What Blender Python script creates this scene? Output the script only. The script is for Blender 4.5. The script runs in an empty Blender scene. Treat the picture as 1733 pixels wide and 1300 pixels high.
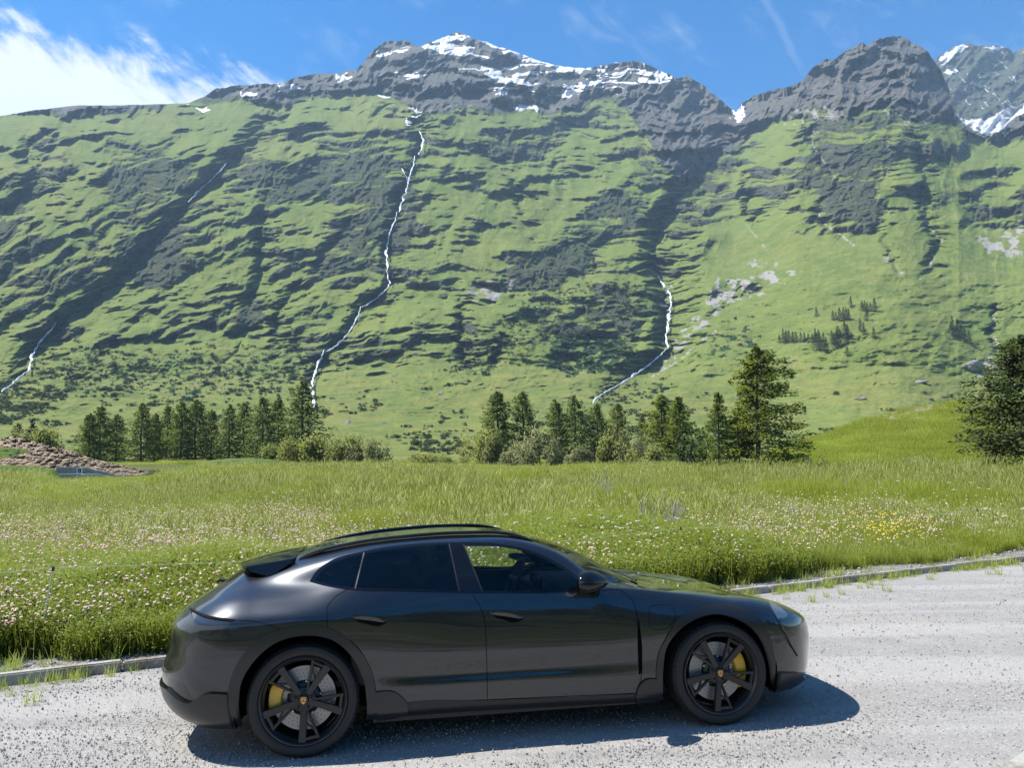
import bpy, bmesh, math, random
import numpy as np
from mathutils import Vector, Matrix
from mathutils.geometry import delaunay_2d_cdt

random.seed(7)
RNG = np.random.default_rng(11)
scene = bpy.context.scene
COL = scene.collection

# ------------------------------------------------------------------ camera
PW, PH = 1733.0, 1300.0            # photograph size, used to read directions from it
CAM_H, CAM_PITCH, CAM_ROLL, FPX = 1.940, 0.092192, -0.013137, 1302.23
_cp, _sp = math.cos(CAM_PITCH), math.sin(CAM_PITCH)
_cr, _sr = math.cos(CAM_ROLL), math.sin(CAM_ROLL)
_r0, _u0, _f0 = Vector((1, 0, 0)), Vector((0, -_sp, _cp)), Vector((0, _cp, _sp))
_R, _U = _r0 * _cr + _u0 * _sr, _u0 * _cr - _r0 * _sr
cam_data = bpy.data.cameras.new('camera')
cam_data.sensor_fit = 'HORIZONTAL'
cam_data.sensor_width = 36.0
cam_data.lens = 36.0 * FPX / PW
cam_data.clip_start, cam_data.clip_end = 0.1, 20000
cam = bpy.data.objects.new('camera', cam_data)
COL.objects.link(cam)
m = Matrix.Identity(4)
for i in range(3):
    m[i][0], m[i][1], m[i][2] = _R[i], _U[i], -_f0[i]
m[2][3] = CAM_H
cam.matrix_world = m
scene.camera = cam

# ------------------------------------------------------------------ sun and sky
SUN_SHIFT = (0.575, -0.06)          # ground shift of a shadow per metre of height
SUN = Vector((-SUN_SHIFT[0], -SUN_SHIFT[1], 1.0)).normalized()
SUN_EL = math.asin(SUN.z)
SUN_AZ = math.atan2(SUN.x, SUN.y)   # clockwise from +Y
sun_data = bpy.data.lights.new('sun', 'SUN')
sun_data.energy = 4.9
sun_data.angle = math.radians(0.53)
sun_data.color = (1.0, 0.955, 0.88)
sun = bpy.data.objects.new('sun', sun_data)
COL.objects.link(sun)
sun.rotation_euler = SUN.to_track_quat('Z', 'Y').to_euler()
sun.location = SUN * 50

world = bpy.data.worlds.new('World')
scene.world = world
world.use_nodes = True
scene.render.engine = 'CYCLES'
scene.cycles.use_denoising = True
scene.cycles.denoiser = 'OPENIMAGEDENOISE'
scene.cycles.max_bounces = 8
scene.cycles.diffuse_bounces = 3
scene.cycles.glossy_bounces = 4
scene.cycles.transmission_bounces = 6
scene.cycles.transparent_max_bounces = 12
scene.cycles.volume_bounces = 0
scene.cycles.caustics_reflective = False
scene.cycles.caustics_refractive = False
scene.view_settings.view_transform = 'Standard'
scene.view_settings.look = 'None'
scene.view_settings.gamma = 1.0
scene.view_settings.use_curve_mapping = False
scene.view_settings.exposure = 1.0

def build_world():
    nt = world.node_tree
    nt.nodes.clear()
    N, L = nt.nodes.new, nt.links.new
    out = N('ShaderNodeOutputWorld')
    sky = N('ShaderNodeTexSky')
    sky.sky_type = 'NISHITA'
    sky.sun_disc = False
    sky.sun_elevation = SUN_EL
    sky.sun_rotation = SUN_AZ
    sky.altitude = 1800
    sky.air_density = 1.0
    sky.dust_density = 0.15
    sky.ozone_density = 2.2
    bg = N('ShaderNodeBackground')
    bg.inputs['Strength'].default_value = 0.11
    hs = N('ShaderNodeHueSaturation')
    hs.inputs['Saturation'].default_value = 1.62
    hs.inputs['Value'].default_value = 1.0
    L(sky.outputs[0], hs.inputs['Color'])
    # clouds: streaky cirrus bank low on the left, thin wisps elsewhere
    tc = N('ShaderNodeTexCoord')
    sep = N('ShaderNodeSeparateXYZ')
    L(tc.outputs['Generated'], sep.inputs[0])
    def math_(op, a, b=None, c=None):
        n = N('ShaderNodeMath'); n.operation = op
        for k, v in enumerate((a, b, c)):
            if v is None: continue
            if isinstance(v, (int, float)): n.inputs[k].default_value = v
            else: L(v, n.inputs[k])
        return n.outputs[0]
    def rng(v, a, b, lo=0., hi=1.):
        n = N('ShaderNodeMapRange'); n.interpolation_type = 'SMOOTHSTEP'
        L(v, n.inputs['Value'])
        n.inputs['From Min'].default_value = a; n.inputs['From Max'].default_value = b
        n.inputs['To Min'].default_value = lo; n.inputs['To Max'].default_value = hi
        return n.outputs[0]
    az = math_('ARCTAN2', sep.outputs['X'], sep.outputs['Y'])
    el = math_('ARCSINE', sep.outputs['Z'])
    comb = N('ShaderNodeCombineXYZ')
    # streak direction: falls towards the right
    s1 = math_('ADD', math_('MULTIPLY', az, 0.82), math_('MULTIPLY', el, -0.57))
    s2 = math_('ADD', math_('MULTIPLY', az, 0.57), math_('MULTIPLY', el, 0.82))
    L(math_('MULTIPLY', s1, 13.0), comb.inputs[0]); L(math_('MULTIPLY', s2, 34.0), comb.inputs[1])
    n1 = N('ShaderNodeTexNoise'); n1.inputs['Scale'].default_value = 1.0
    n1.inputs['Detail'].default_value = 8; n1.inputs['Roughness'].default_value = 0.62
    n1.inputs['Distortion'].default_value = 0.5
    L(comb.outputs[0], n1.inputs['Vector'])
    n2 = N('ShaderNodeTexNoise'); n2.inputs['Scale'].default_value = 5.0
    n2.inputs['Detail'].default_value = 7; n2.inputs['Roughness'].default_value = 0.6
    c2 = N('ShaderNodeCombineXYZ'); L(az, c2.inputs[0]); L(math_('MULTIPLY', el, 2.2), c2.inputs[1])
    L(c2.outputs[0], n2.inputs['Vector'])
    # bank: below a slowly falling line, left of the peak and on round to the left
    line = math_('ADD', el, math_('MULTIPLY', az, 0.055))
    bank = rng(math_('ADD', line, math_('MULTIPLY', math_('SUBTRACT', n2.outputs[0], 0.5), 0.16)), 0.375, 0.465, 1., 0.)
    bank = math_('MULTIPLY', bank, math_('MULTIPLY', rng(az, -3.0, -2.2, 0.3, 1.), rng(az, -0.24, -0.36, 0., 1.)))
    dens = rng(math_('ADD', math_('MULTIPLY', n1.outputs[0], 1.25), math_('MULTIPLY', bank, 0.58)), 0.66, 1.14)
    cloud = math_('MULTIPLY', dens, rng(bank, 0.02, 0.35))
    wisp = math_('MULTIPLY', rng(math_('ADD', math_('MULTIPLY', n1.outputs[0], .5), math_('MULTIPLY', n2.outputs[0], .6)), 0.56, 0.86), 0.30)
    tot = math_('MAXIMUM', cloud, wisp)
    # old contrail: a thin slanting line
    t = math_('SUBTRACT', az, math_('ADD', 0.384, math_('MULTIPLY', math_('SUBTRACT', el, 0.438), -0.47)))
    wob = math_('MULTIPLY', math_('SUBTRACT', n1.outputs[0], 0.5), 0.02)
    tr = rng(math_('ABSOLUTE', math_('ADD', t, wob)), 0.0005, 0.008, 0.10, 0.)
    tr = math_('MULTIPLY', tr, rng(el, 0.43, 0.47))
    tr = math_('MULTIPLY', tr, rng(el, 0.75, 0.6))
    tot = math_('MAXIMUM', tot, tr)
    mix = N('ShaderNodeMix'); mix.data_type = 'RGBA'
    L(tot, mix.inputs['Factor'])
    L(hs.outputs[0], mix.inputs['A'])
    mix.inputs['B'].default_value = (5.0, 5.3, 5.7, 1)
    L(mix.outputs['Result'], bg.inputs['Color'])
    L(bg.outputs[0], out.inputs[0])
build_world()

# ------------------------------------------------------------------ helpers
def pix_dirs(px, py):
    """world directions for photograph pixels (arrays)"""
    px = np.asarray(px, float); py = np.asarray(py, float)
    x0, y0 = px - PW / 2, py - PH / 2
    x = _cr * x0 + _sr * y0; y = -_sr * x0 + _cr * y0
    return np.stack([x / FPX, _cp + _sp * y / FPX, _sp - _cp * y / FPX], -1)

def to_pix(P):
    P = np.asarray(P, float)
    X, Y, Z = P[..., 0], P[..., 1], P[..., 2] - CAM_H
    d = Y * _cp + Z * _sp; u = -Y * _sp + Z * _cp
    x = X / d * FPX; y = -u / d * FPX
    return np.stack([PW / 2 + _cr * x - _sr * y, PH / 2 + _sr * x + _cr * y], -1)

def at_range(px, py, R):
    """point in direction of a pixel at horizontal distance R"""
    d = pix_dirs(px, py)
    k = R / np.hypot(d[..., 0], d[..., 1])
    return d * np.asarray(k)[..., None] + np.array([0, 0, CAM_H])

def on_ground(px, py, z=0.0):
    d = pix_dirs(px, py)
    return d * ((z - CAM_H) / d[..., 2])[..., None] + np.array([0, 0, CAM_H])

def tag(o, label=None, cat=None, group=None, kind=None):
    if label: o['label'] = label
    if cat: o['category'] = cat
    if group: o['group'] = group
    if kind: o['kind'] = kind
    return o

def link(o, parent=None):
    COL.objects.link(o)
    if parent is not None: o.parent = parent
    return o

def mesh_obj(name, verts, faces, mat=None, parent=None, smooth=False, link_it=True, normals=None):
    me = bpy.data.meshes.new(name)
    if isinstance(verts, np.ndarray): verts = verts.tolist()
    if isinstance(faces, np.ndarray): faces = faces.tolist()
    me.from_pydata(verts, [], faces)
    me.update()
    if smooth: me.polygons.foreach_set('use_smooth', np.ones(len(me.polygons), bool))
    if normals is not None:
        me.polygons.foreach_set('use_smooth', np.ones(len(me.polygons), bool))
        me.normals_split_custom_set_from_vertices([tuple(v) for v in normals])
    if mat: me.materials.append(mat)
    o = bpy.data.objects.new(name, me)
    if link_it: link(o, parent)
    return o

def big_mesh(name, V, F, mat=None, smooth=True, attrs=None, uv=None):
    """fast numpy mesh: V (n,3), F (m,3|4)"""
    me = bpy.data.meshes.new(name)
    V = np.asarray(V, np.float32); F = np.asarray(F, np.int32)
    n, k = len(F), F.shape[1]
    me.vertices.add(len(V)); me.vertices.foreach_set('co', V.ravel())
    me.loops.add(n * k); me.loops.foreach_set('vertex_index', F.ravel())
    me.polygons.add(n)
    me.polygons.foreach_set('loop_start', np.arange(0, n * k, k, dtype=np.int32))
    me.polygons.foreach_set('loop_total', np.full(n, k, np.int32))
    if smooth: me.polygons.foreach_set('use_smooth', np.ones(n, bool))
    for an, av in (attrs or {}).items():
        av = np.asarray(av, np.float32)
        if av.ndim == 1:
            a = me.attributes.new(an, 'FLOAT', 'POINT'); a.data.foreach_set('value', av)
        elif av.shape[1] == 3:
            a = me.attributes.new(an, 'FLOAT_VECTOR', 'POINT'); a.data.foreach_set('vector', av.ravel())
    me.update(calc_edges=True)
    me.validate()
    if mat: me.materials.append(mat)
    return bpy.data.objects.new(name, me)

def grid_faces(nr, nc):
    i = np.arange(nr * nc).reshape(nr, nc)
    return np.stack([i[:-1, :-1], i[:-1, 1:], i[1:, 1:], i[1:, :-1]], -1).reshape(-1, 4)

def empty(name, loc=(0, 0, 0), rz=0.0):
    o = bpy.data.objects.new(name, None)
    o.empty_display_size = 0.2
    COL.objects.link(o)
    o.location = loc; o.rotation_euler = (0, 0, rz)
    return o

class MB:
    """collects simple solids into one mesh"""
    def __init__(s): s.v = []; s.f = []
    def add(s, v, f):
        k = len(s.v); s.v += [tuple(p) for p in v]; s.f += [[i + k for i in q] for q in f]
        return s
    def hexa(s, c):          # 8 corners: 4 bottom ring, 4 top ring
        return s.add(c, [(3, 2, 1, 0), (4, 5, 6, 7), (0, 1, 5, 4), (1, 2, 6, 5), (2, 3, 7, 6), (3, 0, 4, 7)])
    def box(s, lo, hi):
        x0, y0, z0 = lo; x1, y1, z1 = hi
        return s.hexa([(x0, y0, z0), (x1, y0, z0), (x1, y1, z0), (x0, y1, z0), (x0, y0, z1), (x1, y0, z1), (x1, y1, z1), (x0, y1, z1)])
    def tube(s, pts, rad, n=8, cap=True):
        pts = [Vector(p) for p in pts]
        if not isinstance(rad, (list, tuple)): rad = [rad] * len(pts)
        k = len(s.v); up = Vector((0.0123, 0.021, 1)).normalized()
        for i, p in enumerate(pts):
            t = (pts[min(i + 1, len(pts) - 1)] - pts[max(i - 1, 0)]).normalized()
            a = t.cross(up)
            if a.length < 1e-3: a = t.cross(Vector((1, 0.01, 0)))
            a.normalize(); b = a.cross(t)
            for j in range(n):
                w = 2 * math.pi * j / n
                s.v.append(tuple(p + (a * math.cos(w) + b * math.sin(w)) * rad[i]))
        for i in range(len(pts) - 1):
            for j in range(n):
                s.f.append([k + i * n + j, k + i * n + (j + 1) % n, k + (i + 1) * n + (j + 1) % n, k + (i + 1) * n + j])
        if cap:
            s.f.append([k + j for j in range(n)][::-1]); e = k + (len(pts) - 1) * n
            s.f.append([e + j for j in range(n)])
        return s
    def lathe_y(s, prof, n=64, c=(0, 0, 0)):
        """prof [(radius, y)] revolved about the y axis"""
        k = len(s.v); m_ = len(prof)
        for j in range(n):
            w = 2 * math.pi * j / n
            for r, y in prof: s.v.append((c[0] + r * math.cos(w), c[1] + y, c[2] + r * math.sin(w)))
        for j in range(n):
            a, b = k + j * m_, k + ((j + 1) % n) * m_
            for i in range(m_ - 1): s.f.append([a + i, a + i + 1, b + i + 1, b + i])
        return s
    def build(s, name, mat, parent=None, smooth=False, bevel=0, seg=2, auto=None, link_it=True):
        o = mesh_obj(name, s.v, s.f, mat, parent, smooth, link_it)
        bm = bmesh.new(); bm.from_mesh(o.data)
        bmesh.ops.recalc_face_normals(bm, faces=bm.faces)
        if bevel:
            bmesh.ops.remove_doubles(bm, verts=bm.verts, dist=1e-5)
            bmesh.ops.bevel(bm, geom=[e for e in bm.edges if len(e.link_faces) == 2 and e.calc_face_angle(0) > 0.5], offset=bevel, segments=seg, affect='EDGES', clamp_overlap=True)
        bm.to_mesh(o.data); bm.free()
        if smooth or bevel:
            o.data.polygons.foreach_set('use_smooth', np.ones(len(o.data.polygons), bool))
            o.data.set_sharp_from_angle(angle=math.radians(auto or 38))
        return o

# ------------------------------------------------------------------ materials
def mat_new(name):
    mt = bpy.data.materials.new(name); mt.use_nodes = True
    nt = mt.node_tree
    return mt, nt, nt.nodes['Principled BSDF']

def simple(name, col, rough=0.5, metal=0.0, coat=0.0, spec=0.5, bump=None, var=0.0, coat_rough=0.03):
    mt, nt, b = mat_new(name)
    b.inputs['Base Color'].default_value = (*col, 1)
    b.inputs['Roughness'].default_value = rough
    b.inputs['Metallic'].default_value = metal
    b.inputs['Coat Weight'].default_value = coat
    b.inputs['Coat Roughness'].default_value = coat_rough
    b.inputs['Specular IOR Level'].default_value = spec
    N, L = nt.nodes.new, nt.links.new
    if var or bump:
        tc = N('ShaderNodeTexCoord')
        no = N('ShaderNodeTexNoise'); no.inputs['Detail'].default_value = 6
        no.inputs['Scale'].default_value = bump[0] if bump else 8
        L(tc.outputs['Object'], no.inputs['Vector'])
        if var:
            r = N('ShaderNodeMapRange'); L(no.outputs[0], r.inputs['Value'])
            r.inputs['From Min'].default_value = .3; r.inputs['From Max'].default_value = .7
            r.inputs['To Min'].default_value = 1 - var; r.inputs['To Max'].default_value = 1 + var
            mx = N('ShaderNodeMix'); mx.data_type = 'RGBA'; mx.blend_type = 'MULTIPLY'
            mx.inputs['Factor'].default_value = 1; mx.inputs['A'].default_value = (*col, 1)
            L(r.outputs[0], mx.inputs['B']); L(mx.outputs['Result'], b.inputs['Base Color'])
        if bump:
            bp = N('ShaderNodeBump'); bp.inputs['Strength'].default_value = bump[1]
            bp.inputs['Distance'].default_value = bump[2]
            L(no.outputs[0], bp.inputs['Height']); L(bp.outputs[0], b.inputs['Normal'])
    return mt

def smooth01(x, a, b):
    t = np.clip((x - a) / (b - a), 0, 1); return t * t * (3 - 2 * t)

# numpy value noise ------------------------------------------------
_perm = np.random.default_rng(3).random(65536).astype(np.float32)
def _h(ix, iy, s):
    return _perm[(ix * 73856093 ^ iy * 19349663 ^ s * 83492791) & 65535]
def vnoise(x, y, seed=0):
    ix = np.floor(x).astype(np.int64); iy = np.floor(y).astype(np.int64)
    fx = (x - ix); fy = (y - iy)
    fx = fx * fx * fx * (fx * (fx * 6 - 15) + 10); fy = fy * fy * fy * (fy * (fy * 6 - 15) + 10)
    a = _h(ix, iy, seed); b = _h(ix + 1, iy, seed); c = _h(ix, iy + 1, seed); d = _h(ix + 1, iy + 1, seed)
    return (a + (b - a) * fx) * (1 - fy) + (c + (d - c) * fx) * fy
def fbm(x, y, seed=0, oct=5, gain=0.5, lac=2.03):
    s = 0; a = 1; t = 0
    for o in range(oct):
        s = s + a * vnoise(x, y, seed + o * 17); t += a
        a *= gain; x = x * lac + 13.7; y = y * lac - 7.1
    return s / t
def ridged(x, y, seed=0, oct=5, gain=0.55, lac=2.03):
    s = 0; a = 1; t = 0
    for o in range(oct):
        n = 1 - np.abs(2 * vnoise(x, y, seed + o * 17) - 1); s = s + a * n * n; t += a
        a *= gain; x = x * lac + 5.3; y = y * lac + 9.2
    return s / t
# ================================================================== mountains
def P_(s): return np.array(s, float).reshape(-1, 2)
SKY = P_([-460,250,-300,226,-180,214,-80,205,0,196,60,186,130,178,200,178,260,176,320,174,345,163,365,150,400,143,450,143,480,140,500,130,530,125,570,125,600,118,615,108,625,92,640,76,660,70,683,66,695,72,705,80,735,68,755,60,772,53,785,56,800,64,820,70,850,80,900,98,940,108,975,116,1000,113,1040,106,1075,103,1095,108,1120,120,1145,133,1165,130,1185,140,1205,155,1225,172,1238,184,1246,190,1255,175,1280,160,1310,150,1345,142,1360,132,1375,115,1398,97,1410,100,1430,88,1460,70,1470,74,1500,62,1520,60,1535,62,1550,75,1570,88,1590,112,1602,140,1612,172,1622,205,1640,222,1665,232,1690,222,1715,202,1733,190,1790,165,1850,150,1950,175,2080,215,2250,260])
GRASS_TOP = P_([-460,250,0,196,330,172,365,165,440,180,480,172,600,160,650,165,700,188,760,192,880,190,930,186,1000,172,1055,168,1080,215,1110,262,1150,300,1200,285,1240,262,1270,235,1330,203,1400,182,1480,188,1600,200,1650,222,1733,245,2250,270])
YB = 800.0
NC, NR = 1400, 600
mpx = np.concatenate([np.linspace(-460, -12, 90, endpoint=False), np.linspace(-12, 1745, NC - 180, endpoint=False), np.linspace(1745, 2250, 90)])
sky_y = np.interp(mpx, SKY[:, 0], SKY[:, 1])
sky_y = sky_y + (fbm(mpx / 14, mpx * 0 + 3.3, 5, 4) - .5) * 11 * np.interp(mpx, [300, 420, 600, 800, 1100, 2250], [.15, .6, 1, .5, .8, 1.1])
gt_y = np.interp(mpx, GRASS_TOP[:, 0], GRASS_TOP[:, 1])
# rows: a little denser high up
ss = np.linspace(0, 1, NR)
MX = np.repeat(mpx[None, :], NR, 0)
MY = YB - ss[:, None] * (YB - sky_y)[None, :]

def seg_dist(poly, X, Y, reach):
    """distance to a polyline, signed lateral offset and arclength fraction, only within reach"""
    D = np.full(X.shape, 1e9); SD = np.zeros(X.shape); T = np.zeros(X.shape)
    L = np.concatenate([[0], np.cumsum(np.hypot(*np.diff(poly, axis=0).T))])
    bx = (X > poly[:, 0].min() - reach) & (X < poly[:, 0].max() + reach) & (Y > poly[:, 1].min() - reach) & (Y < poly[:, 1].max() + reach)
    xs, ys = X[bx], Y[bx]; d0 = np.full(xs.shape, 1e9); s0 = np.zeros(xs.shape); t0 = np.zeros(xs.shape)
    for i in range(len(poly) - 1):
        a, b_ = poly[i], poly[i + 1]; v = b_ - a; l2 = v @ v
        t = np.clip(((xs - a[0]) * v[0] + (ys - a[1]) * v[1]) / l2, 0, 1)
        dx, dy = xs - a[0] - t * v[0], ys - a[1] - t * v[1]
        d = np.hypot(dx, dy); k = d < d0
        sg = np.sign(dx * abs(v[1]) + dy * -v[0] * np.sign(v[1] or 1))
        d0[k] = d[k]; s0[k] = (d * sg)[k]; t0[k] = (L[i] + t * (L[i + 1] - L[i]))[k] / L[-1]
    D[bx] = d0; SD[bx] = s0; T[bx] = t0
    return D, SD, T

def poly_mask(poly, X, Y, soft=6.0, warp=None):
    p = P_(poly)
    if warp is not None: X, Y = X + warp[0], Y + warp[1]
    r = np.zeros(X.shape)
    bx = (X > p[:, 0].min() - 3 * soft) & (X < p[:, 0].max() + 3 * soft) & (Y > p[:, 1].min() - 3 * soft) & (Y < p[:, 1].max() + 3 * soft)
    xs, ys = X[bx], Y[bx]; c = np.zeros(xs.shape, bool)
    q = np.roll(p, -1, 0); dm = np.full(xs.shape, 1e9)
    for (x0, y0), (x1, y1) in zip(p, q):
        if y0 != y1: c ^= ((y0 > ys) != (y1 > ys)) & (xs < (x1 - x0) * (ys - y0) / (y1 - y0) + x0)
        vx, vy = x1 - x0, y1 - y0; t = np.clip(((xs - x0) * vx + (ys - y0) * vy) / (vx * vx + vy * vy + 1e-9), 0, 1)
        dm = np.minimum(dm, np.hypot(xs - x0 - t * vx, ys - y0 - t * vy))
    r[bx] = smooth01(np.where(c, dm, -dm), -soft, soft)
    return r

# ---- large scale: distance along every line of sight -----------------------
Rs = [0, .030, .07, .13, .25, .40, .55, .70, .82, .92, 1.0]
Rv = [128, 240, 345, 440, 590, 745, 905, 1100, 1330, 1640, 1960]
sky_s = np.convolve(np.pad(sky_y, 90, mode='edge'), np.hanning(181) / np.hanning(181).sum(), 'valid')
SB = (YB - MY) / (YB - sky_s)[None, :]
lnR = np.interp(SB, Rs + [1.3], np.log(Rv + [3100]))
colf = np.interp(mpx, [-460, 0, 300, 620, 772, 1000, 1150, 1240, 1350, 1500, 1733, 2250], [-.20, -.20, -.14, 0, .06, .06, .02, .02, -.14, -.16, -.20, -.25])
lnR += colf[None, :] * smooth01(ss, .15, 1.0)[:, None]
# right-hand green slope bulges towards the viewer, a shoulder at row ~490
bulge = np.exp(-(((MX - 1480) / 260) ** 2)) * np.exp(-(((MY - 560) / 110) ** 2))
lnR -= .10 * bulge
bulge = np.exp(-(((MX - 880) / 150) ** 2)) * np.exp(-(((MY - 540) / 80) ** 2))
lnR -= .05 * bulge

# ---- cliffs ------------------------------------------------------------------
wx = (fbm(MX / 60, MY / 60, 21, 4) - .5); wy = (fbm(MX / 60, MY / 60, 22, 4) - .5)
_tx = np.arange(-500, 2300, 5.0)
_ti = np.interp(_tx, [-500, 350, 620, 800, 1080, 1250, 1500, 2300], [-.30, -.28, -.14, .02, .02, -.20, -.12, -.1])
_tc = np.cumsum(_ti) * 5.0; _tc -= np.interp(700, _tx, _tc)
tilt = np.interp(MX, _tx, _tc) * np.interp(MY, [120, 300, 480, 650], [.45, .75, 1.1, 1.1])
Q = MY - tilt + wy * 22
U = MX + wx * 50
n_big = fbm(U / 120, Q / 17, 31, 5, .56)
n_mid = fbm(U / 64, Q / 7.5, 33, 5, .56)
n_sm = fbm(U / 28, Q / 3.8, 35, 3, .56)
grass_zone = smooth01(MY - np.interp(MX, GRASS_TOP[:, 0], GRASS_TOP[:, 1]) + wy * 40, -8, 14)   # 1 below the rock zone
# how rocky each part of the slope is
den = np.interp(MY, [150, 210, 300, 420, 520, 600, 650, 690], [.40, .43, .50, .53, .50, .40, .20, 0])
right = smooth01(MX + (MY - 420) * .35, 1125, 1165)
den_r = np.interp(MY, [180, 230, 260, 330, 375, 420, 480], [.62, .40, .52, .56, .44, .16, .04])
den = den * (1 - right) + den_r * right
left_low = smooth01(MX, 520, 380) * smooth01(MY, 560, 600); den = den * (1 - .5 * left_low)
den = den * (.68 + .54 * smooth01(fbm(MX / 130, MY / 75, 37, 3), .36, .64))
cl = [  # (polygon, strength) clearly visible rock faces
 ([152,345,230,338,294,346,300,365,262,402,232,438,205,470,170,500,110,535,130,548,60,548,0,552,0,495,50,470,95,470,120,440,150,400], 1),
 ([225,395,260,372,300,345,345,338,420,335,485,340,487,380,470,400,488,430,470,455,430,430,405,440,380,450,330,462,270,455,228,450], 1),
 ([182,240,200,232,240,235,310,232,300,245,262,262,190,278,176,262], 1),
 ([385,225,430,215,520,210,580,222,590,240,540,245,470,236,410,250], .8),
 ([-40,245,20,250,30,270,75,268,150,285,120,300,75,300,60,320,0,330,-40,330], 1),
 ([560,222,640,215,700,222,712,245,700,262,640,262,600,258,560,245], .9),
 ([725,222,800,215,850,222,905,228,880,250,830,258,780,250,740,250], .9),
 ([905,215,980,218,985,232,930,232], .8),
 ([1030,190,1070,190,1110,250,1140,292,1142,330,1108,362,1098,420,1080,440,1050,400,1040,340,1048,270,1030,230], 1),
 ([850,425,930,420,960,400,1000,430,1060,430,1090,400,1100,440,1095,465,1040,462,960,460,900,470,860,455], .9),
 ([790,455,830,440,880,450,870,470,800,480], .7),
 ([620,455,700,450,770,440,785,470,740,485,660,495,615,500], .8),
 ([885,500,940,495,980,505,1020,500,1010,530,985,545,950,555,915,560,880,540], .85),
 ([770,530,790,520,800,560,830,560,850,590,840,615,800,610,775,590], .85),
 ([1050,530,1100,520,1130,535,1120,585,1080,580,1045,560], .7),
 ([1270,285,1340,270,1400,258,1460,255,1480,262,1440,285,1390,290,1330,300,1275,305], 1),
 ([1550,245,1600,238,1650,235,1640,262,1590,270,1555,285], 1),
 ([1265,310,1330,310,1400,305,1420,318,1340,335,1280,330], .9),
 ([1400,340,1470,330,1500,345,1450,365,1400,370], .7),
 ([1480,300,1560,300,1570,330,1530,330,1490,320], .6),
 ([1590,300,1640,300,1665,290,1660,310,1600,325], .8),
 ([1120,390,1160,375,1200,385,1220,420,1180,450,1130,470,1112,440], .8),
 ([455,520,540,505,570,520,545,560,520,580,480,570], .6),
 ([390,555,430,530,470,530,465,560,420,575], .5),
 ([510,610,530,590,560,600,540,630,515,650], .9),
 ([540,560,570,540,600,540,590,570,560,590], .7),
 ([1210,470,1260,465,1290,490,1250,500,1225,520,1190,540,1200,500], .55),
]
faces_m = np.zeros_like(MX)
for poly, st in cl: faces_m = np.maximum(faces_m, st * poly_mask(poly, MX, MY, 7, (wx * 34, wy * 26)))
thr = 1.02 - den
Cb = smooth01(n_big + .16 * (n_mid - .5) + .10 * faces_m, thr + .09, thr + .15)
Cm = smooth01(n_mid + .14 * (n_big - .5), thr + .005, thr + .055)
Cs = smooth01(n_sm + .1 * (n_big - .5), thr + .035, thr + .085) * .9
C = np.maximum(np.maximum(Cb, Cm), Cs * smooth01(den, .1, .4))
C = np.maximum(C, faces_m * np.clip(.66 + 3.0 * (n_mid - .5) + 2.0 * (n_sm - .5), 0, 1))
C = np.clip(C, 0, 1)
rock_zone = 1 - grass_zone
C = C * grass_zone + rock_zone * smooth01(.55 * n_big + .45 * n_mid, .42, .58)
C *= smooth01(MY, 690, 640)
dl = np.diff(lnR, axis=0, prepend=lnR[:1] - 1e-4)
wrel = 1.0 - .95 * C
I = np.cumsum(dl * (wrel - .62), 0)
def gblur(a, s0, s1):
    for ax, s in ((0, s0), (1, s1)):
        for _ in range(3):
            k = int(s) | 1
            p = [(0, 0), (0, 0)]; p[ax] = (k // 2 + 1, k // 2)
            c = np.cumsum(np.pad(a, p, mode='edge'), axis=ax)
            a = (np.take(c, range(k, c.shape[ax]), ax) - np.take(c, range(0, c.shape[ax] - k), ax)) / k
    return a
I = gblur(I, 1, 5)
det = I - gblur(I, 30, 1)
amp = smooth01(MY, 720, 620)
lnR = lnR + det * 2.6 * amp

# ---- ravines: notch in the slope; the wall on the left of the notch falls away from the sun
RAV = [
 ([720,170,712,190,700,215,714,230,712,255,697,285,680,330,668,370,655,410,655,445,660,475,640,500,610,525,590,560,560,590,535,625,527,685], .042, 26),
 ([500,175,470,190,430,225,395,265,345,315,315,345,290,375,240,430,200,475,160,510,100,545,70,580,55,610,40,635,5,662], .075, 40),
 ([60,230,40,270,60,310,20,350,-60,380], .05, 36),
 ([1242,188,1237,240,1195,285,1150,325,1118,368,1104,410,1106,440,1116,470,1130,520,1127,570,1133,592,1090,626,1040,655,1000,682], .095, 50),
 ([1345,190,1372,225,1378,250,1405,285,1420,310,1395,340,1387,358,1402,382,1450,415], .022, 16),
 ([1528,205,1548,240,1566,300,1558,350,1570,385,1597,405,1580,440,1555,478], .026, 18),
 ([1262,285,1260,320,1266,350,1282,385], .035, 20),
 ([862,300,872,325,882,352,884,372], .02, 14),
 ([432,345,440,390,442,440,436,478,425,500,400,530], .05, 28),
 ([520,470,470,520,462,560,470,590], .03, 20),
 ([600,360,560,420,520,470], .02, 18),
 ([782,500,780,540,785,585,800,640], .035, 18),
 ([852,560,842,590,835,620], .03, 14),
 ([990,400,1010,440,1005,470], .02, 18),
 ([800,240,860,300,900,340], .015, 14),
 ([300,470,230,540,160,620], .012, 16),
 ([430,560,380,620,300,690], .010, 12),
 ([1480,380,1500,420,1520,470], .010, 12),
 ([1690,510,1676,560,1695,600], .018, 10),
 ([560,240,520,300,430,330], .018, 20),
]
rav_rock = np.zeros_like(MX)
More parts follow.
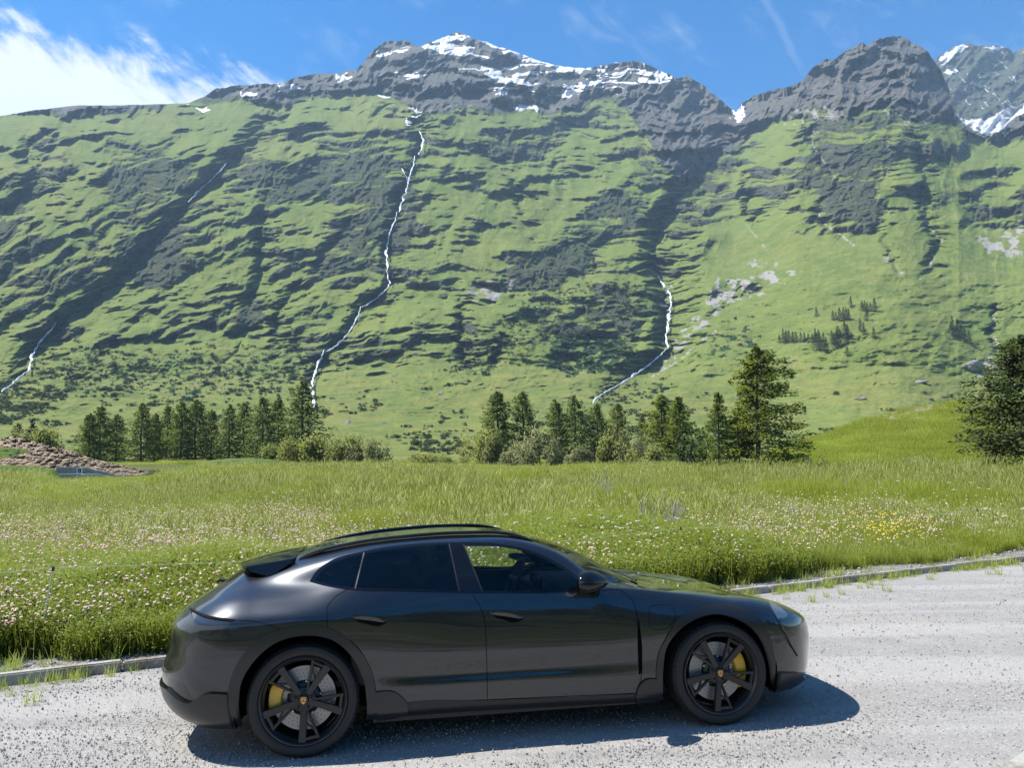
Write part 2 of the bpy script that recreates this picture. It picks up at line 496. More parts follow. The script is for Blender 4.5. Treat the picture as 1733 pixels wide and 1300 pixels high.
for poly, a, w in RAV:
    p = P_(poly)
    D, SD, T = seg_dist(p, MX + wx * 16 + (n_mid - .5) * 34, MY + wy * 10, w * 2.4)
    side = np.where(SD < 0, .62, 1.5)          # steep on the left, gentler on the right
    prof = np.clip(1 - D / (w * side), 0, 1)
    prof = prof ** 1.25 * smooth01(T, 0, .10) * smooth01(T, 1.0, .86)
    lnR = lnR + a * prof
    rav_rock = np.maximum(rav_rock, np.clip(1 - D / (w * .75 * np.where(SD < 0, 1, .5)), 0, 1) * (T > .02) * min(1, a / .035))
# ribs down the fall line, and finer relief
rib = ridged((MX + .55 * (MY - 400) + wx * 60) / 74, (MY + wy * 60) / 120, 41, 4)
rib2 = ridged((MX + .55 * (MY - 400) + wx * 40) / 27, (MY + wy * 40) / 34, 43, 4)
steepness = gblur(C, 5, 5)
lower = smooth01(MY, 720, 640)
lnR -= (rib - .5) * (.007 + .075 * rock_zone) * lower * (1 + right * (np.interp(MY, [380, 460], [1, .35]) - 1))
lnR -= (rib2 - .5) * (.0060 + .0130 * steepness + .034 * rock_zone) * lower
lnR -= (fbm(U / 13, Q / 8, 51, 4) - .5) * (.0050 * (1 - .6 * right) + .0125 * steepness + .016 * rock_zone) * lower
lnR -= (fbm(U / 5, Q / 3.2, 53, 3) - .5) * (.0026 * (1 - .6 * right) + .0060 * steepness + .008 * rock_zone) * lower
# grassy undulation and the old field terraces low on the slope
lnR -= (fbm(MX / 46, MY / 17, 57, 4) - .5) * .030 * smooth01(MY, 420, 500) * smooth01(MY, 790, 740)
terr = np.abs(((Q * .9 + 30 * (fbm(MX / 90, MY / 30, 59, 3) - .5)) / 9.0) % 1 - .5) * 2
tz = (1 - right) * smooth01(MY, 590, 625) * smooth01(MY, 745, 710) * smooth01(fbm(MX / 60, MY / 40, 61, 2), .38, .55)
lnR -= (terr ** 3) * .004 * tz
lnR -= (fbm(MX / 30, (MY + wy * 16) / 3.4, 63, 4, .6) - .5) * .008 * (1 - .6 * right) * smooth01(MY, 560, 620) * smooth01(MY, 785, 740)
lnR -= (fbm(MX / 60, (MY + wy * 20) / 5.5, 65, 4, .6) - .5) * .008 * right * smooth01(MY, 420, 500) * smooth01(MY, 760, 700)
R = np.exp(lnR)
MOUNT = at_range(MX, MY, R)

# ---- what covers the slope ------------------------------------------------------
warp = (wx * 26 + (fbm(MX / 9, MY / 9, 71, 3) - .5) * 22, wy * 20 + (fbm(MX / 9, MY / 6, 72, 3) - .5) * 14)
SNOW = [
 [706,80,735,68,772,52,786,60,790,70,772,76,758,86,746,94,738,86,720,84],
 [815,108,850,128,900,138,935,150,960,146,1000,136,1050,120,1082,106,1130,124,1148,135,1100,147,1060,158,1020,160,985,154,955,168,915,166,885,150,850,143,828,132],
 [800,66,850,78,900,96,940,106,975,114,1000,112,1040,104,1075,102,1075,109,1040,116,1000,122,960,120,900,105,850,88],
 [665,116,690,116,715,124,700,130,676,126], [700,145,720,150,712,156,698,152], [462,140,490,144,535,152,505,160,480,154], [400,158,440,158,445,168,408,170],
 [560,124,588,124,584,134,566,138], [683,202,720,192,716,206,690,214], [694,180,720,186,700,192], [866,176,905,180,902,187,872,186], [320,178,350,180,335,188],
 [1232,172,1254,170,1248,200,1238,206], [640,160,668,164,660,170,644,168], [1100,118,1138,128,1120,140,1090,130],[1000,128,1060,128,1040,140,1000,142]]
snow = np.zeros_like(MX)
for p in SNOW: snow = np.maximum(snow, poly_mask(p, MX, MY, 2.2, warp))
streak = smooth01(fbm(U / 60, Q / 7.0 + U / 90, 75, 4, .5), .60, .66)
snow = np.maximum(snow, streak * poly_mask([620,70,772,50,1090,100,1150,135,1100,165,880,180,760,150,650,120], MX, MY, 8) * .75)
snow *= smooth01(C * .4 + n_sm * .6, .72, .5)
SCREE = [[1195,500,1215,470,1262,462,1292,490,1262,502,1235,520,1190,560,1130,620,1110,628,1150,575,1180,540], [1250,440,1300,450,1350,455,1330,475,1290,470],
 [1270,232,1330,196,1400,170,1440,190,1400,215,1370,235,1350,200,1300,225], [1470,185,1540,190,1590,208,1540,212], [1405,185,1425,180,1385,230,1380,255,1370,240], [1660,395,1733,380,1733,440,1690,430], [720,178,800,186,850,192,800,196,740,190],
 [1480,430,1505,440,1530,468,1515,470], [1440,398,1458,418,1446,416], [1120,470,1145,480,1150,520,1138,560,1128,520], [1660,600,1690,610,1690,640,1640,640], [785,490,830,472,860,460,880,470,830,505,790,510]]
scree = np.zeros_like(MX)
for p in SCREE: scree = np.maximum(scree, poly_mask(p, MX, MY, 15, (warp[0] * 1.6, warp[1] * 1.6)))
scree *= smooth01(fbm(MX / 12, MY / 7, 77, 5, .6), .38, .62) * .9
paths = np.zeros_like(MX)
for p, w in (([1345,190,1372,225,1378,250,1405,285,1420,310,1395,340,1387,358,1402,382,1450,415], 3.2), ([1528,205,1548,240,1566,300,1558,350,1570,385,1597,405,1580,440,1555,478], 3.0), ([1690,510,1676,560,1695,600,1720,640], 5.0), ([1262,380,1280,400,1300,430], 2.0), ([1210,560,1150,610,1100,640], 4.0)):
    D, _, T = seg_dist(P_(p), MX + wx * 10, MY + wy * 6, 20); paths = np.maximum(paths, smooth01(D, w, w * .3))
scree = np.maximum(scree, paths * smooth01(fbm(MX / 5, MY / 5, 87, 3), .35, .6) * .7)
bush = poly_mask([935,575,985,560,1050,575,1072,600,1050,625,960,640,930,625], MX, MY, 8, warp) * smooth01(fbm(MX / 6, MY / 3.5, 79, 3), .34, .5)
bush = np.maximum(bush, poly_mask([1215,560,1270,545,1290,580,1250,610,1195,610], MX, MY, 14, warp) * smooth01(fbm(MX / 9, MY / 3, 80, 3), .52, .6) * .8)
scrub = poly_mask([380,600,500,570,560,640,420,680,200,680,60,640,120,580], MX, MY, 30, warp)
scrub = np.maximum(scrub, poly_mask([900,470,1060,470,1110,500,1060,560,880,600,820,640,740,640,860,530], MX, MY, 25, warp))
bush = np.maximum(bush, scrub * smooth01(fbm(MX / 5, MY / 2.6, 81, 3), .58, .66) * .85)
yellow = poly_mask([810,630,900,625,1000,630,1110,600,1060,650,900,650,760,660], MX, MY, 14, warp) * .8
yellow = np.maximum(yellow, smooth01(fbm(MX / 70, MY / 22, 83, 4), .48, .68) * smooth01(MY, 560, 660) * .8)
yellow = np.maximum(yellow, smooth01(fbm(MX / 90, MY / 60, 84, 3), .5, .7) * .35)
yellow = np.maximum(yellow, smooth01(fbm(MX / 34, (MY + wy * 14) / 3.0, 85, 4), .50, .62) * smooth01(MY, 585, 650) * .95)
rocky = np.clip(np.maximum(C * .95, rav_rock * .62 * grass_zone), 0, 1)
rocky = np.maximum(rocky, rock_zone * 1.15)
rocky = np.maximum(rocky, poly_mask([560,620,640,600,700,640,640,665,590,690,545,660], MX, MY, 18, warp) * .35)

M_mount, nt, b = mat_new('alpine slope')
def mount_mat():
    N, L = nt.nodes.new, nt.links.new
    b.inputs['Roughness'].default_value = .95; b.inputs['Specular IOR Level'].default_value = .12
    tc = N('ShaderNodeTexCoord'); geo = N('ShaderNodeNewGeometry')
    def attr(n): a = N('ShaderNodeAttribute'); a.attribute_name = n; return a.outputs['Fac']
    def noise(sc, det=6, ro=.6, vec=None):
        n = N('ShaderNodeTexNoise'); n.inputs['Scale'].default_value = sc; n.inputs['Detail'].default_value = det; n.inputs['Roughness'].default_value = ro
        L(vec or tc.outputs['Object'], n.inputs['Vector']); return n.outputs[0]
    def mth(op, a, c=None):
        n = N('ShaderNodeMath'); n.operation = op
        for k, v in enumerate((a, c)):
            if v is None: continue
            if isinstance(v, (int, float)): n.inputs[k].default_value = v
            else: L(v, n.inputs[k])
        return n.outputs[0]
    def rg(v, a, c, lo=0., hi=1.):
        n = N('ShaderNodeMapRange'); n.interpolation_type = 'SMOOTHSTEP'; L(v, n.inputs['Value'])
        for k, q in zip(('From Min', 'From Max', 'To Min', 'To Max'), (a, c, lo, hi)): n.inputs[k].default_value = q
        return n.outputs[0]
    def mix(f, A, B):
        n = N('ShaderNodeMix'); n.data_type = 'RGBA'
        if isinstance(f, (int, float)): n.inputs['Factor'].default_value = f
        else: L(f, n.inputs['Factor'])
        for k, v in (('A', A), ('B', B)):
            if isinstance(v, tuple): n.inputs[k].default_value = (*v, 1)
            else: L(v, n.inputs[k])
        return n.outputs['Result']
    sz = N('ShaderNodeSeparateXYZ'); L(geo.outputs['Normal'], sz.inputs[0])
    n1, n2, n3 = noise(.012), noise(.07, 8, .65), noise(.35, 6, .7)
    mp = N('ShaderNodeMapping'); mp.inputs['Scale'].default_value = (.02, .02, .11); mp.inputs['Rotation'].default_value = (.1, .12, 0)
    L(tc.outputs['Object'], mp.inputs['Vector'])
    strat = noise(1.0, 7, .62, mp.outputs[0])
    grass = mix(rg(n1, .35, .65), (.100, .142, .030), (.138, .178, .040))
    grass = mix(rg(n2, .42, .68), grass, (.170, .195, .052))
    grass = mix(mth('MULTIPLY', attr('yellow'), rg(n2, .3, .6)), grass, (.185, .185, .050))
    grass = mix(mth('MULTIPLY', rg(n3, .52, .70), .7), grass, (.042, .066, .020))
    grass = mix(mth('MULTIPLY', rg(noise(.9, 4, .7), .5, .72), .55), grass, (.175, .185, .060))
    mp2 = N('ShaderNodeMapping'); mp2.inputs['Scale'].default_value = (.05, .05, .42); mp2.inputs['Rotation'].default_value = (.08, .14, 0)
    L(tc.outputs['Object'], mp2.inputs['Vector'])
    strat2 = noise(1.0, 6, .66, mp2.outputs[0])
    dark = mix(rg(strat, .35, .65), (.076, .088, .074), (.138, .145, .128))
    dark = mix(rg(strat2, .50, .62), dark, (.060, .074, .054))
    pale = mix(rg(strat, .35, .65), (.088, .088, .092), (.165, .160, .155))
    pale = mix(rg(n1, .45, .7), pale, (.165, .145, .125))
    pale = mix(rg(strat2, .52, .64), pale, (.060, .062, .066))
    grass = mix(mth('MULTIPLY', rg(strat2, .46, .60), mth('ADD', .25, mth('MULTIPLY', attr('rock'), .6))), grass, (.070, .096, .032))
    rock = mix(rg(attr('rock'), .98, 1.12), dark, pale)
    rock = mix(mth('MULTIPLY', rg(n3, .5, .8), .5), rock, (.056, .070, .050))
    steep = rg(sz.outputs['Z'], .60, .34)
    rk = mth('ADD', mth('MULTIPLY', attr('rock'), .72), mth('MULTIPLY', steep, .42))
    rk = mth('ADD', rk, mth('MULTIPLY', mth('SUBTRACT', n2, .5), .7))
    rk = mth('ADD', rk, mth('MULTIPLY', mth('SUBTRACT', strat2, .5), .9))
    rk = mth('ADD', rk, mth('MULTIPLY', mth('SUBTRACT', n3, .5), .6))
    rk = rg(rk, .47, .82)
    col = mix(rk, grass, rock)
    col = mix(rg(mth('ADD', attr('scree'), mth('MULTIPLY', mth('SUBTRACT', n2, .5), .5)), .35, .65), col, (.26, .25, .225))
    col = mix(rg(mth('ADD', attr('bush'), mth('MULTIPLY', mth('SUBTRACT', n3, .5), .4)), .4, .6), col, (.026, .050, .018))
    col = mix(rg(mth('ADD', attr('snow'), mth('ADD', mth('MULTIPLY', mth('SUBTRACT', n2, .5), .6), mth('MULTIPLY', mth('SUBTRACT', strat2, .5), .6))), .40, .62), col, (.76, .76, .78))
    L(col, b.inputs['Base Color'])
    bp = N('ShaderNodeBump'); bp.inputs['Strength'].default_value = .9; bp.inputs['Distance'].default_value = 3.0
    h = mth('ADD', mth('MULTIPLY', n2, 1.0), mth('ADD', mth('MULTIPLY', n3, .45), mth('MULTIPLY', strat2, .8)))
    h = mth('MULTIPLY', h, mth('ADD', .50, mth('MULTIPLY', rk, 1.0)))
    L(h, bp.inputs['Height']); L(bp.outputs[0], b.inputs['Normal'])
mount_mat()

def mount_obj():
    V = MOUNT.reshape(-1, 3)
    # the far side of the ridge, so that the mountain has a back
    top = MOUNT[-1]; d = top[:, :2] / np.linalg.norm(top[:, :2], axis=1, keepdims=True)
    back = []
    for k, (dr, dz) in enumerate(((25, -18), (120, -110), (420, -420))):
        back.append(np.concatenate([top[:, :2] + d * dr, top[:, 2:] + dz], 1))
    Vb = np.concatenate(back)
    at = {}
    for n, a in (('rock', rocky), ('snow', snow), ('scree', scree), ('bush', bush), ('yellow', yellow)):
        at[n] = np.concatenate([a.ravel(), np.tile(a[-1], 3) * (0 if n == 'snow' else 1)])
    o = big_mesh('mountain', np.concatenate([V, Vb]), grid_faces(NR + 3, NC), M_mount, True, at)
    return o
mountain = link(mount_obj())
tag(mountain, kind='structure')

_sgrid = MY
def mt_point(px, py, lift=0.0):
    """point of the slope seen at a pixel"""
    px = np.atleast_1d(np.asarray(px, float)); py = np.atleast_1d(np.asarray(py, float))
    ci = np.interp(px, mpx, np.arange(NC)); i0 = np.clip(ci.astype(int), 0, NC - 2); fx = ci - i0
    sk = np.interp(px, mpx, sky_y); s = np.clip((YB - py) / (YB - sk), 0, 1) * (NR - 1)
    j0 = np.clip(s.astype(int), 0, NR - 2); fy = s - j0
    l = (lnR[j0, i0] * (1-fx) * (1-fy) + lnR[j0, i0+1] * fx * (1-fy) + lnR[j0+1, i0] * (1-fx) * fy + lnR[j0+1, i0+1] * fx * fy)
    return at_range(px, py, np.exp(l))

# ---- the farther peak with its snowfield, top right -------------------------------
def far_peak():
    nc, nr = 300, 150
    px = np.linspace(1540, 2250, nc)
    prof = P_([1540,190,1570,130,1585,98,1600,88,1620,77,1633,72,1660,77,1690,76,1705,80,1716,89,1733,79,1760,66,1800,60,1860,85,1950,120,2080,150,2250,200])
    sk = np.interp(px, prof[:, 0], prof[:, 1]) + (fbm(px / 10, px * 0, 91, 4) - .5) * 8
    s = np.linspace(0, 1, nr)
    X = np.repeat(px[None], nr, 0); Y = 300 - s[:, None] * (300 - sk)[None]
    ln = np.log(2050) + .32 * s[:, None] + 0 * X
    ln -= (ridged((X + .8 * (Y - 150)) / 46, Y / 70, 93, 5) - .5) * .05 + (fbm(X / 12, Y / 9, 95, 4) - .5) * .028
    wv = ((fbm(X / 9, Y / 7, 96, 3) - .5) * 18, (fbm(X / 9, Y / 7, 97, 3) - .5) * 12)
    sn = np.maximum.reduce([poly_mask(p, X, Y, 3, wv) for p in ([1622,200,1670,200,1700,185,1760,170,1800,190,1760,240,1690,240,1650,222], [1588,100,1620,76,1636,73,1612,100,1596,112], [1655,78,1700,77,1690,86], [1596,120,1612,118,1606,128])])
    sn = np.maximum(sn, smooth01(fbm((X + Y) / 26, (Y - X) / 6, 98, 4), .72, .76) * .8)
    V = at_range(X, Y, np.exp(ln))
    at = {'rock': np.ones(X.size), 'snow': sn.ravel(), 'scree': np.zeros(X.size), 'bush': np.zeros(X.size), 'yellow': np.zeros(X.size)}
    o = big_mesh('far_mountain', V.reshape(-1, 3), grid_faces(nr, nc), M_mount, True, at)
    link(o); tag(o, kind='structure')
far_peak()

# ---- waterfalls -------------------------------------------------------------------
M_water, nt, b = mat_new('white water')
b.inputs['Base Color'].default_value = (.72, .75, .78, 1); b.inputs['Roughness'].default_value = .6
def _wm():
    N, L = nt.nodes.new, nt.links.new
    tc = N('ShaderNodeTexCoord'); n = N('ShaderNodeTexNoise'); n.inputs['Scale'].default_value = .4; n.inputs['Detail'].default_value = 6
    L(tc.outputs['Object'], n.inputs['Vector'])
    r = N('ShaderNodeMapRange'); L(n.outputs[0], r.inputs['Value']); r.inputs['From Min'].default_value = .3; r.inputs['From Max'].default_value = .7
    m_ = N('ShaderNodeMix'); m_.data_type = 'RGBA'; m_.inputs['A'].default_value = (.50, .54, .57, 1); m_.inputs['B'].default_value = (.82, .84, .86, 1)
    L(r.outputs[0], m_.inputs['Factor']); L(m_.outputs['Result'], b.inputs['Base Color'])
    bp = N('ShaderNodeBump'); bp.inputs['Distance'].default_value = .6; L(n.outputs[0], bp.inputs['Height']); L(bp.outputs[0], b.inputs['Normal'])
_wm()
def fall(pts, wid, label):
    p = P_(pts); L = np.concatenate([[0], np.cumsum(np.hypot(*np.diff(p, axis=0).T))])
    q = np.arange(0, L[-1], 1.6); x, y = np.interp(q, L, p[:, 0]), np.interp(q, L, p[:, 1])
    x = x + (fbm(q / 9, q * 0, 101, 3) - .5) * 7 + (fbm(q / 3, q * 0, 103, 2) - .5) * 2.4
    w = .62 * wid * np.interp(q / L[-1], [0, .1, .5, .9, 1], [.35, .8, .9, 1.1, .6]) * np.clip(1.9 * fbm(q / 6, q * 0 + 4, 105, 3), .45, 1.7)
    tx, ty = np.gradient(x), np.gradient(y); l = np.hypot(tx, ty); nx, ny = -ty / l, tx / l
    rows = []
    for k in (-1, -.4, .4, 1): rows.append(mt_point(x + nx * w * k / 2, y + ny * w * k / 2))
    # one depth across the water so that it lies as a sheet on the bed, with a raised middle
    ctr = mt_point(x, y); Rc = np.linalg.norm(ctr[:, :2], axis=1)
    Rc = np.min([np.linalg.norm(mt_point(x + a, y + c)[:, :2], axis=1) for a in (-3, 0, 3) for c in (-5, -2, 0, 2, 5, 8)], 0)
    ker = np.ones(5) / 5; Rc = np.convolve(np.pad(Rc, 2, mode='edge'), ker, 'valid')
    V = []
    for k, rr in zip((-1, -.4, .4, 1), rows):
        rl = np.linalg.norm(rr[:, :2], axis=1)
        Rk = np.minimum(rl, Rc) - (2.2 if abs(k) < .5 else 1.2)
        V.append(at_range(x + nx * w * k / 2, y + ny * w * k / 2, Rk))
    V = np.stack(V, 1).reshape(-1, 3)
    o = big_mesh('waterfall', V, grid_faces(len(q), 4), M_water); link(o)
    tag(o, label, 'waterfall', 'waterfalls on the mountain')
fall([713,221,716,236,713,252,706,262], 6, 'short white waterfall dropping below the highest snow patch')
fall([705,263,698,283,690,302,686,326,678,346,675,360], 5.0, 'upper white cascade in the central ravine, below the short topmost fall')
fall([675,358,668,374,656,398,653,430,657,468,660,480,645,498,630,509,613,520], 5.0, 'thin white cascade in the middle of the central ravine')
fall([683,284,686,296,690,306], 3.5, 'tiny side trickle left of the central cascade')
fall([614,518,600,545,580,575,562,590,550,596], 4.5, 'slanting white cascade on the lower central slope')
fall([552,592,538,614,528,640,527,660,532,690], 7.5, 'broad white waterfall ending behind the tallest larch of the left row')
fall([98,546,64,580,53,604,48,628,24,646,2,664], 6.5, 'white stream running down the far left slope')
fall([386,276,360,300,340,318,318,342], 3.2, 'faint high trickle on the upper left slope')
fall([1116,466,1122,482,1133,498,1134,520,1130,546,1128,572,1131,592], 7, 'white waterfall at the mouth of the dark gorge')
fall([1131,590,1106,610,1080,630,1044,654,1016,668,1001,684], 6, 'white stream below the gorge, running left to the valley')
bush_d = bush
# ================================================================== haze
def haze():
    mt = bpy.data.materials.new('hazy air'); mt.use_nodes = True
    n = mt.node_tree; n.nodes.clear()
    out = n.nodes.new('ShaderNodeOutputMaterial'); v = n.nodes.new('ShaderNodeVolumePrincipled')
    v.inputs['Color'].default_value = (.50, .74, 1, 1)
    v.inputs['Density'].default_value = 0.00013
    n.links.new(v.outputs[0], out.inputs['Volume'])
    o = MB().box((-4200, -700, -40), (4200, 4200, float(MOUNT[..., 2].max()) + 60)).build('haze', mt)
    tag(o, kind='stuff')
haze()

# ================================================================== ground, road, kerbs
_kb = on_ground(*np.array([(0,1168),(100,1152),(185,1138),(286,1121),(1260,1010),(1333,1001),(1530,975),(1733,951)], float).T)[:, :2]
_A = np.polyfit(_kb[:, 0], _kb[:, 1], 2)
def kerb_y(x):
    x = np.asarray(x, float); xc = np.clip(x, -6.5, 11)
    return np.polyval(_A, xc) + (x - xc) * np.polyval(np.polyder(_A), xc)
def kerb_d(x, y):
    sl = np.polyval(np.polyder(_A), np.clip(x, -6.5, 11))
    return (y - kerb_y(x)) / np.sqrt(1 + sl * sl)
# kerb on the near side, bottom right corner of the picture
_k2 = np.array([(-14.0, -6.3), (-3, -.6), (1.4, 3.42), (2.97, 4.83), (3.24, 5.06), (5.2, 6.35), (9, 8.3), (16, 11.5), (40, 22)])
def kerb2_y(x): return np.interp(x, _k2[:, 0], _k2[:, 1])

def ground_z(x, y):
    x = np.asarray(x, float); y = np.asarray(y, float)
    d = kerb_d(x, y); R_ = np.hypot(x, y)
    up = smooth01(d, .02, .10) * .075 + smooth01(d, .3, 2.2) * .05
    az = x / np.maximum(np.abs(y), 1)
    rise = np.clip(R_ - 22, 0, None) * np.interp(az, [-.8, -.45, 0, .3, .6], [.013, .0145, .0065, .001, .0]) * (d > 0)
    und = (fbm(x / 7, y / 7, 201, 3) - .5) * .22 * smooth01(d, .8, 4) + (fbm(x / 30, y / 30, 203, 2) - .5) * .9 * smooth01(d, 6, 30)
    near = smooth01(kerb2_y(x) - y, .0, .12) * .10 + smooth01(kerb2_y(x) - y, 6, 60) * 1.5
    rough = (fbm(x * 1.1, y * 1.1, 205, 3) - .5) * .03
    return np.where(d > 0, up + rise + und, np.where(y < kerb2_y(x), near, -.14 + 0 * x)) + rough * (np.abs(d) > .15) * (d > 0)

def noise_tools(nt, vec_name='Object'):
    N, L = nt.nodes.new, nt.links.new
    tc = N('ShaderNodeTexCoord')
    def noise(sc, det=6, ro=.6, vec=None):
        n = N('ShaderNodeTexNoise'); n.inputs['Scale'].default_value = sc; n.inputs['Detail'].default_value = det; n.inputs['Roughness'].default_value = ro
        L(vec or tc.outputs[vec_name], n.inputs['Vector']); return n.outputs[0]
    def voro(sc, out='Distance', vec=None):
        n = N('ShaderNodeTexVoronoi'); n.inputs['Scale'].default_value = sc; L(vec or tc.outputs[vec_name], n.inputs['Vector']); return n.outputs[out]
    def mth(op, a, c=None):
        n = N('ShaderNodeMath'); n.operation = op
        for k, v in enumerate((a, c)):
            if v is None: continue
            if isinstance(v, (int, float)): n.inputs[k].default_value = v
            else: L(v, n.inputs[k])
        return n.outputs[0]
    def rg(v, a, c, lo=0., hi=1.):
        n = N('ShaderNodeMapRange'); n.interpolation_type = 'SMOOTHSTEP'; L(v, n.inputs['Value'])
        for k, q in zip(('From Min', 'From Max', 'To Min', 'To Max'), (a, c, lo, hi)): n.inputs[k].default_value = q
        return n.outputs[0]
    def mix(f, A, B, mode='MIX'):
        n = N('ShaderNodeMix'); n.data_type = 'RGBA'; n.blend_type = mode
        if isinstance(f, (int, float)): n.inputs['Factor'].default_value = f
        else: L(f, n.inputs['Factor'])
        for k, v in (('A', A), ('B', B)):
            if isinstance(v, tuple): n.inputs[k].default_value = (*v, 1)
            else: L(v, n.inputs[k])
        return n.outputs['Result']
    def bump(h, strength, dist, nrm=None):
        n = N('ShaderNodeBump'); n.inputs['Strength'].default_value = strength; n.inputs['Distance'].default_value = dist
        L(h, n.inputs['Height'])
        if nrm: L(nrm, n.inputs['Normal'])
        return n.outputs[0]
    def attr(n): a = N('ShaderNodeAttribute'); a.attribute_name = n; return a.outputs['Fac']
    return N, L, tc, noise, voro, mth, rg, mix, bump, attr

M_soil, nt, b = mat_new('meadow soil')
def _soil():
    N, L, tc, noise, voro, mth, rg, mix, bump, attr = noise_tools(nt)
    b.inputs['Roughness'].default_value = .95; b.inputs['Specular IOR Level'].default_value = .1
    n1, n2, n3 = noise(.10), noise(1.2, 7), noise(9, 6)
    g = mix(rg(n1, .35, .65), (.085, .115, .026), (.135, .145, .040))
    g = mix(rg(n2, .4, .7), g, (.055, .075, .020))
    g = mix(rg(n3, .5, .75), g, (.16, .15, .06))
    v = voro(38, 'Color')
    st = mix(rg(v, 0, 1), (.16, .15, .135), (.36, .35, .33))
    st = mix(rg(n2, .45, .65), st, (.115, .09, .06))
    c = mix(mth('MULTIPLY', attr('bare'), rg(n2, .70, .40)), g, st)
    c = mix(rg(attr('bare'), .55, .85), c, st)
    L(c, b.inputs['Base Color'])
    L(bump(mth('ADD', n3, mth('MULTIPLY', voro(38), 1.0)), .8, .03), b.inputs['Normal'])
_soil()

def ground():
    # polar sheet, fine near the road, out beyond the foot of the mountain
    na = 361; rr = np.concatenate([[.01], np.geomspace(.6, 60, 250), np.geomspace(62, 700, 60)])
    az = np.linspace(-math.pi, math.pi, na)
    # denser ahead
    az = np.sign(az) * (np.abs(az) / math.pi) ** 1.6 * math.pi
    A, RR = np.meshgrid(az, rr)
    X, Y = RR * np.sin(A), RR * np.cos(A)
    Z = ground_z(X, Y)
    # sinks under the mountain sheet where that begins
    Z = Z - np.where((Y > 60) & (np.abs(X) < Y * 1.1), smooth01(RR, 150, 210) * 6, 0)
    d = kerb_d(X, Y)
    bare = smooth01(d, 1.0 , .25) * (d > -1) + smooth01(fbm(X / 2.2, Y / 2.2, 207, 3), .62, .72) * .5 * smooth01(d, 5, 1)
    bare = np.maximum(bare, smooth01(kerb2_y(X) - Y, 3.5, 1.0) * (Y < kerb2_y(X)))
    o = big_mesh('ground', np.stack([X, Y, Z], -1).reshape(-1, 3), grid_faces(len(rr), na), M_soil, True, {'bare': bare.ravel()})
    link(o); tag(o, kind='structure')
ground()

M_gravel, nt, b = mat_new('pale grey gravel')
def _grav():
    N, L, tc, noise, voro, mth, rg, mix, bump, attr = noise_tools(nt)
    b.inputs['Roughness'].default_value = .92; b.inputs['Specular IOR Level'].default_value = .2
    n1, n2, n3 = noise(.35, 5), noise(2.4, 7, .65), noise(26, 6, .7)
    # wheel tracks run along the road
    mp = N('ShaderNodeMapping'); mp.inputs['Rotation'].default_value = (0, 0, -math.radians(23)); mp.inputs['Scale'].default_value = (.05, .75, 1)
    L(tc.outputs['Object'], mp.inputs['Vector'])
    tr = noise(1.6, 4, .55, mp.outputs[0])
    v1 = voro(130, 'Color'); v2 = voro(70, 'Color'); d1 = voro(130); d2 = voro(70)
    base = mix(rg(n2, .35, .65), (.245, .236, .220), (.285, .275, .258))
    base = mix(rg(tr, .46, .58), base, (.335, .324, .305))
    base = mix(mth('MULTIPLY', rg(n1, .5, .7), .35), base, (.37, .34, .295))
    sp = N('ShaderNodeSeparateColor'); L(v1, sp.inputs[0])
    sp2 = N('ShaderNodeSeparateColor'); L(v2, sp2.inputs[0])
    base = mix(mth('MULTIPLY', rg(sp.outputs[0], .72, 1.0), .38), base, (.19, .185, .18))
    base = mix(mth('MULTIPLY', rg(sp2.outputs[1], .78, 1.0), .4), base, (.54, .53, .51))
    base = mix(mth('MULTIPLY', rg(d1, .30, .62), .30), base, (.20, .19, .18))
    L(base, b.inputs['Base Color'])
    h = mth('ADD', mth('MULTIPLY', mth('SUBTRACT', 1.0, d1), .5), mth('ADD', mth('MULTIPLY', n3, .5), mth('MULTIPLY', mth('SUBTRACT', 1.0, d2), .5)))
    L(bump(h, .45, .007, bump(n2, .5, .05)), b.inputs['Normal'])
_grav()

def road():
    xs = np.concatenate([np.linspace(-60, -8, 40), np.linspace(-7.8, 12, 180), np.linspace(12.5, 60, 60)])
    ts = np.linspace(0, 1, 120)
    X = np.repeat(xs[None], len(ts), 0)
    y1 = kerb_y(xs) - .005; y0 = kerb2_y(xs) + .005
    Y = y0[None] + (y1 - y0)[None] * ts[:, None]
    Z = .0 + (fbm(X / 1.6, Y / .5, 211, 4) - .5) * .016 + (fbm(X * 3, Y * 3, 213, 3) - .5) * .008
    # shallow hollow on the far side of the car, where its far wheels stand lower
    s_ = -(X + 1.54866) * math.sin(.172376) + (Y - 6.10383) * math.cos(.172376); f_ = (X + 1.54866) * math.cos(.172376) + (Y - 6.10383) * math.sin(.172376)
    Z = Z - .078 * np.interp(s_, [-.80, .75, 1.05, 1.9], [0, 1, 1, 0]) * smooth01(f_, -1.6, -.6) * smooth01(f_, 4.6, 3.6)
    o = big_mesh('gravel_road', np.stack([X, Y, Z - .003], -1).reshape(-1, 3), grid_faces(len(ts), len(xs)), M_gravel)
    link(o); tag(o, kind='structure')
road()

